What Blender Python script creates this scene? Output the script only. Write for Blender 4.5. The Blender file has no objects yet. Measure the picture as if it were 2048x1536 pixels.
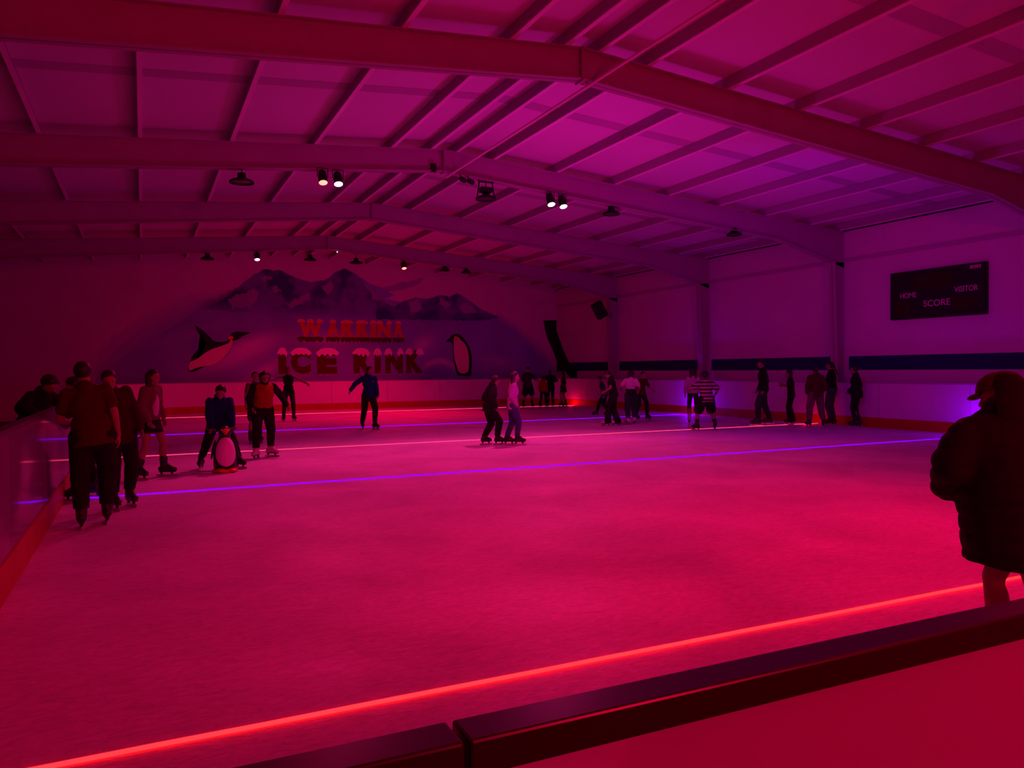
import bpy, bmesh, math, random
from mathutils import Vector, Matrix, noise
random.seed(7)
PI = math.pi
scene = bpy.context.scene
C = scene.collection

# ------------------------------------------------------------------ camera, world, exposure
cam_data = bpy.data.cameras.new('camera')
cam = bpy.data.objects.new('camera', cam_data); C.objects.link(cam)
cam_data.sensor_width = 36.0
cam_data.lens = 36.0 * 1553.0 / 2048.0
cam_data.clip_start = 0.05; cam_data.clip_end = 200
RM = Matrix(((0.90296593, 0.01465494, -0.42946218),
             (-0.42964688, 0.01337196, -0.90289797),
             (-0.00748916, 0.99980319, 0.01837087)))
cam.matrix_world = Matrix.Translation((0, 0, 1.5)) @ RM.to_4x4()
scene.camera = cam
scene.view_settings.view_transform = 'Standard'
scene.view_settings.look = 'None'
scene.view_settings.gamma = 1.0
scene.view_settings.exposure = 0.0
scene.view_settings.use_curve_mapping = False
w = bpy.data.worlds.new('world'); scene.world = w; w.use_nodes = True
w.node_tree.nodes['Background'].inputs[0].default_value = (0.02, 0.0, 0.03, 1)
w.node_tree.nodes['Background'].inputs[1].default_value = 0.3
try:
    scene.cycles.max_bounces = 8
    scene.cycles.diffuse_bounces = 5
    scene.cycles.sample_clamp_indirect = 4.0
except Exception:
    pass

RX = 5.6            # ridge X
WL, WR = -5.8, 17.0 # hall side walls
YN, YF = -6.5, 30.95
BL, BR, BF, BN = -0.85, 16.35, 30.3, 0.84   # ice side of the rink boards

def light(name, kind, loc, color, power, radius=0.1, target=None, spot=None, blend=0.6):
    d = bpy.data.lights.new(name, kind); d.color = color; d.energy = power
    if kind in ('POINT', 'SPOT'): d.shadow_soft_size = radius
    if kind == 'AREA': d.shape = 'DISK'; d.size = radius
    if kind == 'SPOT': d.spot_size = math.radians(spot); d.spot_blend = blend
    o = bpy.data.objects.new(name, d); C.objects.link(o); o.location = loc
    if target is not None:
        v = Vector(target) - Vector(loc)
        o.rotation_euler = v.to_track_quat('-Z', 'Y').to_euler()
    return o

RED = (1.0, 0.0, 0.055); PINK = (1.0, 0.017, 0.235); MAG = (1.0, 0.0, 0.42); VIO = (0.42, 0.0, 1.0)
# stage lamps that hang under the portal frames (their cans are built further down)
lamps = [
    # x, y, z, colour, power, target, spot
    (3.14, 14.9, 5.12, RED, 170, (1.5, 11.0, 0), 120),
    (3.43, 14.9, 5.12, PINK, 520, (4.2, 12.0, 0), 125),
    (8.04, 14.9, 5.12, PINK, 680, (7.2, 12.0, 0), 125),
    (8.34, 14.9, 5.10, PINK, 330, (8.5, 18.0, 0), 125),
    (3.35, 25.9, 5.12, (1.0, 0.0, 0.2), 130, (4.0, 22.0, 0), 120),
    (8.21, 25.9, 5.08, RED, 1200, (6.5, 26.2, 0), 140),
    (3.3, 3.9, 5.10, RED, 170, (4.6, 6.0, 0), 110),
    (7.9, 3.9, 5.10, RED, 780, (4.6, 6.2, 0), 120),
]
for i, (x, y, z, c, p, t, s) in enumerate(lamps):
    light('stage_light', 'SPOT', (x, y, z - 0.14), c, p, 0.09, t, s, 0.9)
# added fill lights without lamp bodies: violet over the ice, red behind the camera
light('added_violet_fill', 'AREA', (7.4, 11.6, 1.3), (1.0, 0.0, 0.60), 78, 1.2, (7.8, 14.0, 6.2))
light('added_violet_fill', 'AREA', (11.0, 10.8, 3.0), VIO, 28, 0.5, (15.8, 15.5, 3.4))
light('added_red_fill', 'AREA', (3.6, -4.0, 3.0), RED, 330, 1.0, (4.0, 9.5, 5.2))

# ------------------------------------------------------------------ materials
MATS = {}
def mat(name, col, rough=0.7, spec=0.2, metal=0.0, noise_amt=0.0, noise_scale=8.0, emit=None, estr=0.0):
    if name in MATS: return MATS[name]
    m = bpy.data.materials.new(name); m.use_nodes = True; nt = m.node_tree
    b = nt.nodes['Principled BSDF']
    b.inputs['Base Color'].default_value = (*col, 1)
    b.inputs['Roughness'].default_value = rough
    b.inputs['Specular IOR Level'].default_value = spec
    b.inputs['Metallic'].default_value = metal
    if emit:
        b.inputs['Emission Color'].default_value = (*emit, 1); b.inputs['Emission Strength'].default_value = estr
    if noise_amt > 0:
        tc = nt.nodes.new('ShaderNodeTexCoord'); n = nt.nodes.new('ShaderNodeTexNoise')
        n.inputs['Scale'].default_value = noise_scale; n.inputs['Detail'].default_value = 4
        nt.links.new(tc.outputs['Object'], n.inputs['Vector'])
        r = nt.nodes.new('ShaderNodeMapRange')
        r.inputs[1].default_value = 0.3; r.inputs[2].default_value = 0.7
        r.inputs[3].default_value = 1 - noise_amt; r.inputs[4].default_value = 1 + noise_amt * 0.5
        nt.links.new(n.outputs['Fac'], r.inputs[0])
        mx = nt.nodes.new('ShaderNodeVectorMath'); mx.operation = 'SCALE'
        mx.inputs[0].default_value = col
        nt.links.new(r.outputs[0], mx.inputs['Scale']); nt.links.new(mx.outputs[0], b.inputs['Base Color'])
    MATS[name] = m
    return m

M_wall = mat('wall_white', (0.62, 0.62, 0.62), 0.8, 0.1, noise_amt=0.06, noise_scale=0.8)
M_roof = mat('roof_lining', (0.62, 0.62, 0.64), 0.75, 0.2, noise_amt=0.05, noise_scale=0.5)
M_seam = mat('roof_seam_tape', (0.43, 0.43, 0.45), 0.8, 0.1)
M_steel = mat('painted_steel', (0.37, 0.37, 0.37), 0.55, 0.3, noise_amt=0.06, noise_scale=3)
M_purlin = mat('galvanised_purlin', (0.78, 0.78, 0.80), 0.5, 0.35)
M_web = mat('shaded_purlin_web', (0.34, 0.34, 0.36), 0.6, 0.2)  # darker than the flange steel to paint in the shade on the webs
M_dark = mat('matt_black', (0.012, 0.011, 0.013), 0.6, 0.25)
M_board = mat('white_board', (0.66, 0.66, 0.66), 0.45, 0.3, noise_amt=0.05, noise_scale=2)
M_kick = mat('red_kickplate', (0.42, 0.02, 0.012), 0.5, 0.3, noise_amt=0.12, noise_scale=4)
M_cap = mat('board_cap', (0.40, 0.36, 0.40), 0.5, 0.3)
M_stripe = mat('navy_stripe', (0.012, 0.014, 0.11), 0.6, 0.2)
M_rail = mat('black_rail', (0.028, 0.010, 0.011), 0.3, 0.35)
M_concrete = mat('dark_rubber_floor', (0.12, 0.12, 0.13), 0.8, 0.2, noise_amt=0.2, noise_scale=6)
M_lens_w = mat('lens_white', (1, 1, 1), emit=(1.0, 0.62, 0.9), estr=9)
M_lens_p = mat('lens_pink', (1, 1, 1), emit=(1.0, 0.25, 0.75), estr=9)
M_lens_r = mat('lens_red', (1, 1, 1), emit=(1.0, 0.10, 0.06), estr=7)
M_lens_off = mat('lens_off', (0.05, 0.05, 0.06), 0.2, 0.5)
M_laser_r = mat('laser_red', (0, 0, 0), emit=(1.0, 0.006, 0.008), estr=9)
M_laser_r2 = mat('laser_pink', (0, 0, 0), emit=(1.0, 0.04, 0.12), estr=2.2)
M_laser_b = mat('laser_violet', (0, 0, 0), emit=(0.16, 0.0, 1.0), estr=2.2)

def ice_material():
    m = bpy.data.materials.new('skated_ice'); m.use_nodes = True; nt = m.node_tree; L = nt.links
    b = nt.nodes['Principled BSDF']
    b.inputs['Roughness'].default_value = 0.55; b.inputs['Specular IOR Level'].default_value = 0.25
    tc = nt.nodes.new('ShaderNodeTexCoord')
    def noise_n(scale, detail, dist=0.0, stretch=None):
        n = nt.nodes.new('ShaderNodeTexNoise'); n.inputs['Scale'].default_value = scale
        n.inputs['Detail'].default_value = detail; n.inputs['Distortion'].default_value = dist
        if stretch:
            mp = nt.nodes.new('ShaderNodeMapping'); mp.inputs['Scale'].default_value = stretch
            mp.inputs['Rotation'].default_value = (0, 0, 0.5)
            L.new(tc.outputs['Object'], mp.inputs[0]); L.new(mp.outputs[0], n.inputs['Vector'])
        else: L.new(tc.outputs['Object'], n.inputs['Vector'])
        return n
    n1 = noise_n(0.7, 5, 0.6); n2 = noise_n(9, 6, 1.5, (1, 3, 1)); n3 = noise_n(60, 3)
    def mr(src, a, b_, c, d):
        r = nt.nodes.new('ShaderNodeMapRange')
        for i, v in enumerate((a, b_, c, d)): r.inputs[i + 1].default_value = v
        L.new(src, r.inputs[0]); return r.outputs[0]
    def mul(a, b_):
        k = nt.nodes.new('ShaderNodeMath'); k.operation = 'MULTIPLY'; L.new(a, k.inputs[0]); L.new(b_, k.inputs[1]); return k.outputs[0]
    f = mul(mul(mr(n1.outputs[0], .3, .7, .76, 1.1), mr(n2.outputs[0], .3, .7, .78, 1.1)), mr(n3.outputs[0], .3, .7, .93, 1.05))
    s = nt.nodes.new('ShaderNodeVectorMath'); s.operation = 'SCALE'; s.inputs[0].default_value = (0.70, 0.72, 0.74)
    L.new(f, s.inputs['Scale']); L.new(s.outputs[0], b.inputs['Base Color'])
    bp = nt.nodes.new('ShaderNodeBump'); bp.inputs['Strength'].default_value = 0.25; bp.inputs['Distance'].default_value = 0.01
    L.new(n2.outputs[0], bp.inputs['Height']); L.new(bp.outputs[0], b.inputs['Normal'])
    L.new(mr(n1.outputs[0], .3, .7, .62, .48), b.inputs['Roughness'])
    return m
M_ice = ice_material()

def acrylic(name, see, tint):
    """scuffed clear sheet: part see-through, part milky, glossy on top"""
    m = bpy.data.materials.new(name); m.use_nodes = True; nt = m.node_tree; L = nt.links
    nt.nodes.remove(nt.nodes['Principled BSDF']); out = nt.nodes['Material Output']
    tr = nt.nodes.new('ShaderNodeBsdfTransparent'); tr.inputs[0].default_value = (0.92, 0.92, 0.92, 1)
    df = nt.nodes.new('ShaderNodeBsdfDiffuse'); df.inputs[0].default_value = (*tint, 1)
    tl = nt.nodes.new('ShaderNodeBsdfTranslucent'); tl.inputs[0].default_value = (*tint, 1)
    gl = nt.nodes.new('ShaderNodeBsdfGlossy'); gl.inputs['Roughness'].default_value = 0.08
    a = nt.nodes.new('ShaderNodeMixShader'); a.inputs[0].default_value = 0.5
    L.new(df.outputs[0], a.inputs[1]); L.new(tl.outputs[0], a.inputs[2])
    b = nt.nodes.new('ShaderNodeMixShader'); b.inputs[0].default_value = see
    L.new(a.outputs[0], b.inputs[1]); L.new(tr.outputs[0], b.inputs[2])
    fr = nt.nodes.new('ShaderNodeFresnel'); fr.inputs[0].default_value = 1.5
    c = nt.nodes.new('ShaderNodeMixShader'); L.new(fr.outputs[0], c.inputs[0])
    L.new(b.outputs[0], c.inputs[1]); L.new(gl.outputs[0], c.inputs[2])
    L.new(c.outputs[0], out.inputs[0])
    return m
M_acr = acrylic('scuffed_acrylic', 0.34, (0.75, 0.65, 0.95))
M_capd = mat('dark_cap', (0.07, 0.05, 0.08), 0.5, 0.3)
M_acr_near = acrylic('milky_polycarbonate', 0.25, (0.85, 0.85, 0.85))

# ------------------------------------------------------------------ helpers
def link(name, me, m=None, parent=None):
    o = bpy.data.objects.new(name, me); C.objects.link(o)
    if m is not None and len(me.materials) == 0: me.materials.append(m)
    if parent is not None: o.parent = parent
    return o
def obj(name, bm, m, parent=None, smooth=False):
    me = bpy.data.meshes.new(name)
    bmesh.ops.recalc_face_normals(bm, faces=bm.faces[:])
    bm.to_mesh(me); bm.free()
    if smooth:
        for p in me.polygons: p.use_smooth = True
    return link(name, me, m, parent)
def tag(o, label=None, cat=None, group=None, kind=None):
    if label: o['label'] = label
    if cat: o['category'] = cat
    if group: o['group'] = group
    if kind: o['kind'] = kind
    return o
def empty(name, loc=(0, 0, 0), rz=0.0):
    o = bpy.data.objects.new(name, None); C.objects.link(o)
    o.empty_display_size = 0.1; o.location = loc; o.rotation_euler = (0, 0, rz)
    return o
def struct(name, bm, m, smooth=False):
    return tag(obj(name, bm, m, None, smooth), kind='structure')
def box(bm, x0, y0, z0, x1, y1, z1, M=None):
    vs = [bm.verts.new(Vector(p) if M is None else M @ Vector(p)) for p in
          ((x0, y0, z0), (x1, y0, z0), (x1, y1, z0), (x0, y1, z0), (x0, y0, z1), (x1, y0, z1), (x1, y1, z1), (x0, y1, z1))]
    for f in ((0, 3, 2, 1), (4, 5, 6, 7), (0, 1, 5, 4), (1, 2, 6, 5), (2, 3, 7, 6), (3, 0, 4, 7)):
        bm.faces.new([vs[i] for i in f])
def newbox(*a):
    bm = bmesh.new(); box(bm, *a); return bm
def prism(bm, pts, off):
    """closed polygon pts (3D) extruded by vector off"""
    off = Vector(off)
    a = [bm.verts.new(Vector(p)) for p in pts]; b = [bm.verts.new(Vector(p) + off) for p in pts]
    bm.faces.new(a[::-1]); bm.faces.new(b)
    n = len(pts)
    for i in range(n): bm.faces.new((a[i], a[(i + 1) % n], b[(i + 1) % n], b[i]))
def tube(bm, p0, r0, p1, r1, seg=12, caps=True):
    p0 = Vector(p0); p1 = Vector(p1); d = (p1 - p0)
    if d.length < 1e-6: return
    q = d.to_track_quat('Z', 'Y')
    ra = []; rb = []
    for i in range(seg):
        a = 2 * PI * i / seg; u = q @ Vector((math.cos(a), math.sin(a), 0))
        ra.append(bm.verts.new(p0 + u * r0)); rb.append(bm.verts.new(p1 + u * r1))
    for i in range(seg): bm.faces.new((ra[i], ra[(i + 1) % seg], rb[(i + 1) % seg], rb[i]))
    if caps: bm.faces.new(ra[::-1]); bm.faces.new(rb)
def lathe(bm, prof, seg=20, M=None):
    """prof: list of (r, z)"""
    rings = []
    for r, z in prof:
        if r < 1e-5:
            v = Vector((0, 0, z)); rings.append([bm.verts.new(M @ v if M else v)])
        else:
            ring = []
            for i in range(seg):
                a = 2 * PI * i / seg; v = Vector((r * math.cos(a), r * math.sin(a), z)); ring.append(bm.verts.new(M @ v if M else v))
            rings.append(ring)
    for A, B in zip(rings, rings[1:]):
        for i in range(seg):
            j = (i + 1) % seg
            if len(A) == 1 and len(B) == 1: continue
            if len(A) == 1: bm.faces.new((A[0], B[i], B[j]))
            elif len(B) == 1: bm.faces.new((A[i], A[j], B[0]))
            else: bm.faces.new((A[i], A[j], B[j], B[i]))

# ------------------------------------------------------------------ building shell
def zt(x): return 5.99 - 0.078 * abs(x - RX)      # rafter top
def zb(x): return 5.55 - 0.088 * abs(x - RX)      # rafter underside
def zr(x): return zt(x) + 0.20                    # roof lining

struct('floor', newbox(WL - .3, YN - .3, -0.30, WR + .3, YF + .3, -0.12), M_concrete)
struct('wall_right', newbox(WR, YN, -0.12, WR + .2, YF, 5.12), M_wall)
struct('wall_left', newbox(WL - .2, YN, -0.12, WL, YF, 5.30), M_wall)
bm = bmesh.new()
prism(bm, [(WL - .2, YF, -0.12), (WR + .2, YF, -0.12), (WR + .2, YF, zr(WR)), (RX, YF, zr(RX)), (WL - .2, YF, zr(WL))], (0, 0.2, 0))
struct('wall_back', bm, M_wall)
bm = bmesh.new()
prism(bm, [(WL - .2, YN, -0.12), (WR + .2, YN, -0.12), (WR + .2, YN, zr(WR)), (RX, YN, zr(RX)), (WL - .2, YN, zr(WL))], (0, -0.2, 0))
struct('wall_front', bm, M_wall)
bm = bmesh.new()
prism(bm, [(WL - .3, YN - .3, zr(WL - .3)), (RX, YN - .3, zr(RX)), (WR + .5, YN - .3, zr(WR + .5)), (WR + .5, YN - .3, zr(WR + .5) + .12),
           (RX, YN - .3, zr(RX) + .12), (WL - .3, YN - .3, zr(WL - .3) + .12)], (0, YF - YN + .6, 0))
struct('ceiling', bm, M_roof)
# taped joints of the lining, one in the middle of each bay
k = 1
for yj in (1.25, 6.75, 12.25, 17.75, 23.25, 28.7):
    bm = bmesh.new()
    for x0, x1 in ((WL, RX), (RX, WR)):
        prism(bm, [(x0, yj - .16, zr(x0) - .004), (x1, yj - .16, zr(x1) - .004), (x1, yj - .16, zr(x1)), (x0, yj - .16, zr(x0))], (0, .32, 0))
    struct('trim_%d' % k, bm, M_seam); k += 1
# girt line along the right wall and the dark slot under the eave
struct('trim_%d' % k, newbox(WR - .012, YN, 4.30, WR, YF, 4.42), M_seam); k += 1
struct('trim_%d' % k, newbox(WR - .02, YN, 5.12, WR + .25, YF, 5.13), M_dark); k += 1

# portal frames --------------------------------------------------------------------------
order = {4.0: 'nearest, just overhead', 9.5: 'its web glowing red', 15.0: 'carrying two lamp pairs',
         20.5: 'the one without lamps', 26.0: 'last before the mural', -1.5: 'behind the spectator rail'}
for yf in (4.0, 9.5, 15.0, 20.5, 26.0):
    fr = empty('portal_frame', (RX, yf, 0)); tag(fr, 'pale painted steel portal frame spanning the rink, ' + order[yf], 'frame', 'portal frames of the hall')
    def part(name, bm, m=M_steel):
        o = obj(name, bm, m, fr); o.location = (-RX, -yf, 0); return o
    for s in (-1, 1):
        xe = WL + 0.0 if s < 0 else WR
        xk = xe - s * 0.45          # inner knee
        xh = xe - s * 2.4           # haunch start
        bm = bmesh.new()
        t = 0.012
        prism(bm, [(RX, yf - t, zb(RX)), (RX, yf - t, zt(RX)), (xe, yf - t, zt(xe)), (xe, yf - t, 4.15), (xk, yf - t, 4.28), (xh, yf - t, zb(xh))], (0, 2 * t, 0))
        # flanges
        prism(bm, [(RX, yf - .1, zt(RX) - .012), (xe, yf - .1, zt(xe) - .012), (xe, yf - .1, zt(xe)), (RX, yf - .1, zt(RX))], (0, .2, 0))
        prism(bm, [(RX, yf - .1, zb(RX)), (xh, yf - .1, zb(xh)), (xh, yf - .1, zb(xh) + .014), (RX, yf - .1, zb(RX) + .014)], (0, .2, 0))
        prism(bm, [(xh, yf - .1, zb(xh)), (xk, yf - .1, 4.28), (xk, yf - .1, 4.295), (xh, yf - .1, zb(xh) + .014)], (0, .2, 0))
        part('rafter', bm)
        bm = bmesh.new()
        xb = xe - s * 0.30
        prism(bm, [(xe, yf - t, -.1), (xe, yf - t, 4.3), (xk, yf - t, 4.3), (xb, yf - t, -.1)], (0, 2 * t, 0))
        prism(bm, [(xk, yf - .12, 4.3), (xk + s * .015, yf - .12, 4.3), (xb + s * .015, yf - .12, -.1), (xb, yf - .12, -.1)], (0, .24, 0))
        part('column', bm)
    bm = newbox(RX - .012, yf - .1, zb(RX) - .03, RX + .012, yf + .1, zt(RX))
    part('apex_plate', bm)
# purlins ------------------------------------------------------------------------------
offs = [.27, 1.1, 2.6, 4.1, 5.6, 7.1, 8.6, 10.1, 11.15]
words = ['beside the ridge', 'second out from the ridge', 'third out from the ridge', 'fourth out from the ridge', 'fifth out from the ridge',
         'sixth out from the ridge', 'seventh out from the ridge', 'eighth out from the ridge', 'along the eave']
for s in (-1, 1):
    for i, o_ in enumerate(offs):
        x = RX + s * o_; z = zt(x)
        e = empty('roof_purlin', (x, YN, z)); tag(e, 'long thin steel roof purlin on the %s slope, %s' % ('left' if s < 0 else 'right', words[i]), 'purlin', 'purlins under the roof lining')
        L = YF - YN
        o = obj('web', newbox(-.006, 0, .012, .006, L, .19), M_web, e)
        o = obj('flange', newbox(-.012, 0, 0, .058, L, .014), M_purlin, e)
# conduit along the ridge
bm = bmesh.new(); tube(bm, (5.72, YN, 5.485), .022, (5.72, 15.1, 5.485), .022, 8)
for y in (4.0, 9.5, 15.0): tube(bm, (5.72, y, 5.485), .012, (5.66, y, 5.56), .012, 6)
tag(obj('conduit_pipe', bm, M_purlin), 'thin straight conduit pipe running under the frames along the ridge', 'pipe')

# ice ------------------------------------------------------------------------------------
R_C = 3.0
def rink_outline(off=0.0, n=14, near=0.9):
    """counter-clockwise outline of the ice, grown by off; list of (x, y)"""
    pts = []
    def arc(cx, cy, r, a0, a1):
        for i in range(n + 1):
            a = math.radians(a0 + (a1 - a0) * i / n); pts.append((cx + r * math.cos(a), cy + r * math.sin(a)))
    arc(BR - near, BN + near, near + off, -90, 0)
    arc(BR - R_C, BF - R_C, R_C + off, 0, 90)
    arc(BL + R_C, BF - R_C, R_C + off, 90, 180)
    arc(BL + near, BN + near, near + off, 180, 270)
    return pts
bm = bmesh.new()
prism(bm, [(x, y, -0.119) for x, y in rink_outline(0.05)], (0, 0, 0.119))
ice = obj('ice_sheet', bm, M_ice); tag(ice, 'scratched white ice covering the whole rink', 'ice', kind='structure')
ice.name = 'floor_ice'

# rink boards: strips following the outline
def strip(bm, path, d0, d1, z0, z1):
    """path: list of (x,y, nx,ny) outward normals; thickness d0..d1"""
    ring = []
    for x, y, nx, ny in path:
        ring.append([bm.verts.new((x + nx * d, y + ny * d, z)) for d, z in ((d0, z0), (d1, z0), (d1, z1), (d0, z1))])
    for A, B in zip(ring, ring[1:]):
        for i in range(4): bm.faces.new((A[i], B[i], B[(i + 1) % 4], A[(i + 1) % 4]))
    bm.faces.new(ring[0][::-1]); bm.faces.new(ring[-1])
def line_path(x0, y0, x1, y1, nx, ny, step=2.4):
    L = math.hypot(x1 - x0, y1 - y0); n = max(1, round(L / step))
    return [(x0 + (x1 - x0) * i / n, y0 + (y1 - y0) * i / n, nx, ny) for i in range(n + 1)]
def arc_path(cx, cy, r, a0, a1, n=18):
    return [(cx + r * math.cos(math.radians(a0 + (a1 - a0) * i / n)), cy + r * math.sin(math.radians(a0 + (a1 - a0) * i / n)),
             math.cos(math.radians(a0 + (a1 - a0) * i / n)), math.sin(math.radians(a0 + (a1 - a0) * i / n))) for i in range(n + 1)]
def boards(paths, label, panel_m, H=1.12, kick=0.25, cap_m=None, cap_name='cap_rail'):
    t = empty('rink_board', (paths[0][0][0], paths[0][0][1], 0)); tag(t, label, 'rink board', 'boards around the ice')
    o0 = Vector(t.location)
    def p(name, bm, m):
        o = obj(name, bm, m, t); o.location = -o0; return o
    for path in paths:
        b1 = bmesh.new(); b2 = bmesh.new(); b3 = bmesh.new()
        strip(b1, path, -.012, .05, 0, kick); p('kickplate', b1, M_kick)
        # panels with hair gaps between them
        if len(path) > 12 and abs(path[0][2] - path[-1][2]) > .2: seg = [path]
        else: seg = [path[i:i + 2] for i in range(len(path) - 1)]
        for q in seg:
            (xa, ya, *_), (xb, yb, *_) = q[0], q[-1]
            d = Vector((xb - xa, yb - ya)).normalized() * 0.006
            q = list(q)
            if len(q) == 2: q = [(xa + d.x, ya + d.y, q[0][2], q[0][3]), (xb - d.x, yb - d.y, q[1][2], q[1][3])]
            strip(b2, q, 0.0, .035, kick, H - .03)
        p('panel', b2, panel_m)
        strip(b3, path, -.01, .075, H - .03, H); p(cap_name, b3, cap_m or M_cap)
    return t
boards([line_path(BR, BN + .9, BR, BF - R_C, 1, 0)], 'white rink board with red kickplate along the right wall, under the navy stripe', M_board)
boards([arc_path(BR - R_C, BF - R_C, R_C, 0, 90)], 'curved white rink board in the far right corner, red glow at its foot', M_board)
boards([line_path(BR - R_C, BF, BL + R_C, BF, 0, 1)], 'straight white rink board with red kickplate under the mural', M_board)
boards([arc_path(BL + R_C, BF - R_C, R_C, 90, 180)], 'curved white rink board in the far left corner', M_board)
boards([line_path(BL, BF - R_C, BL, BN + .9, -1, 0)], 'scuffed clear rink board with red kickplate on the left, a boy leaning on it', M_acr, cap_m=M_capd)

# spectator barrier in front of the camera: two lengths of black rail over milky sheet
def barrier(x0, x1, label, post_at, face):
    t = empty('barrier', (x0, BN, 0)); tag(t, label, 'barrier', 'barrier between the spectators and the ice')
    L = x1 - x0
    bm = newbox(0, -.012, 1.07 - face, L, .05, 1.07)
    o = obj('handrail', bm, M_rail, t)
    bv = o.modifiers.new('bevel', 'BEVEL'); bv.width = .004; bv.segments = 2
    obj('panel', newbox(0.0, .018, .04, L, .026, 1.035), M_acr_near, t)
    for px in post_at: obj('post', newbox(px - x0 - .03, -.008, -.1, px - x0 + .03, .046, 1.07 - face), M_rail, t)
    obj('bottom_rail', newbox(0, -.01, -.1, L, .04, .06), M_rail, t)
    return t
barrier(0.337, 6.3, 'long black handrail over milky sheet crossing the lower right of the view', [0.40 + 2.0 * i for i in range(1, 3)], .045)
o = barrier(-0.8, 0.330, 'short black handrail meeting the long one at a joint, lower middle', [0.361], .09)

# navy stripe on the right wall between the columns
for y0, y1, lab in ((9.65, 14.82, 'navy stripe panel on the right wall below the scoreboard'), (15.42, 20.35, 'navy stripe panel on the right wall behind the group of standing skaters'),
                    (20.95, 25.85, 'navy stripe panel on the right wall behind the striped shirt'), (26.5, 30.86, 'navy stripe panel on the right wall in the far corner'),
                    (4.15, 9.35, 'navy stripe panel on the right wall nearest the camera')):
    tag(obj('wall_stripe', newbox(WR - .012, y0, 1.43, WR, y1, 1.79), M_stripe), lab, 'wall stripe', 'navy stripe along the right wall')
# black banner that runs down the far right corner onto the side wall
bm = bmesh.new()
prism(bm, [(x, YF - .03, z) for x, z in ((16.30, 3.70), (16.96, 3.73), (16.96, 2.42), (16.96, 1.9), (16.80, 2.30), (16.55, 2.80), (16.42, 3.15))][::1], (0, .03, 0))
prism(bm, [(WR - .03, y, z) for y, z in ((30.95, 3.2), (30.95, 1.4), (30.2, 1.42), (29.75, 1.13), (29.15, 1.13), (29.15, 1.43), (29.9, 1.85), (30.4, 2.4))], (.03, 0, 0))
tag(obj('corner_banner', bm, M_dark), 'black curved strip hanging down the far right corner to the stripe', 'banner')

# scoreboard ------------------------------------------------------------------------------
def text_mesh(s, size, offset=0.0, extr=0.004, bold=False, align='CENTER', shear=0):
    cu = bpy.data.curves.new('t', 'FONT'); cu.body = s; cu.size = size; cu.align_x = align; cu.extrude = extr; cu.offset = offset; cu.resolution_u = 3
    ob = bpy.data.objects.new('t', cu); C.objects.link(ob)
    dg = bpy.context.evaluated_depsgraph_get(); me = bpy.data.meshes.new_from_object(ob.evaluated_get(dg))
    bpy.data.objects.remove(ob); me.materials.clear()
    return me
def fit_text(me, w_, h_):
    xs = [v.co.x for v in me.vertices]; ys = [v.co.y for v in me.vertices]
    cx, cy = (min(xs) + max(xs)) / 2, (min(ys) + max(ys)) / 2; sx = w_ / (max(xs) - min(xs)); sy = h_ / (max(ys) - min(ys))
    for v in me.vertices: v.co.x = (v.co.x - cx) * sx; v.co.y = (v.co.y - cy) * sy
M_scr = mat('scoreboard_text', (0.55, 0.40, 0.42), 0.6, 0.2)
M_led = mat('scoreboard_led_off', (0.022, 0.006, 0.008), 0.25, 0.5)
sb = empty('scoreboard', (WR, 12.25, 3.24)); tag(sb, 'black electronic scoreboard reading HOME, VISITOR and SCORE on the right wall', 'scoreboard')
o = obj('case', newbox(-.15, -1.2, -.58, 0, 1.2, .58), M_dark, sb); bv = o.modifiers.new('b', 'BEVEL'); bv.width = .012; bv.segments = 2
for n, y0, z0, y1, z1 in (('digit_window', -.45, .10, .55, .46), ('digit_window', .62, -.46, 1.02, -.14), ('digit_window', -1.05, -.46, -.42, -.14)):
    obj(n, newbox(-.154, y0, z0, -.150, y1, z1), M_led, sb)
RT = Matrix(((0, 0, -1, 0), (-1, 0, 0, 0), (0, 1, 0, 0), (0, 0, 0, 1)))   # text x -> -Y, y -> Z, normal -> -X
for s_, yc, zc, w_, h_ in (('HOME', 12.94 - 12.25, 3.235 - 3.24, .44, .13), ('VISITOR', 11.47 - 12.25, 3.265 - 3.24, .56, .13), ('SCORE', 12.19 - 12.25, 3.00 - 3.24, .68, .15)):
    me = text_mesh(s_, .2, .002); fit_text(me, w_, h_)
    o = link('lettering', me, M_scr, sb); o.matrix_local = Matrix.Translation((-.156, yc, zc)) @ RT
bm = bmesh.new()
for i in range(5): box(bm, -.156, -.90 - .055 * i, .455, -.152, -.90 - .055 * i + .035 + .01 * (i % 2), .53)
obj('maker_badge', bm, M_scr, sb)

# speaker on the fourth column ---------------------------------------------------------------
sp = empty('speaker', (16.60, 25.78, 3.6)); tag(sp, 'black tilted loudspeaker bracketed to the column near the far corner', 'speaker')
M4 = Matrix.Translation((-.62, -.1, .18)) @ Matrix.Rotation(math.radians(32), 4, 'Y').inverted() @ Matrix.Rotation(math.radians(-15), 4, 'Z')
bm = bmesh.new(); box(bm, -.2, -.16, -.32, .2, .16, .32, M4); o = obj('cabinet', bm, M_dark, sb if False else sp)
bv = o.modifiers.new('b', 'BEVEL'); bv.width = .02; bv.segments = 2
bm = bmesh.new(); box(bm, -.212, -.13, -.29, -.201, .13, .29, M4); obj('grille', bm, mat('speaker_grille', (.03, .03, .03), .8), sp)
bm = bmesh.new(); tube(bm, (-.42, 0, .0), .025, (.02, 0, -.02), .025); tube(bm, (.02, 0, -.1), .03, (.02, 0, .1), .03); box(bm, .0, -.02, -.1, .05, .13, .1)
obj('bracket', bm, mat('bracket_grey', (.3, .3, .3), .5, .4, .5), sp)

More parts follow.
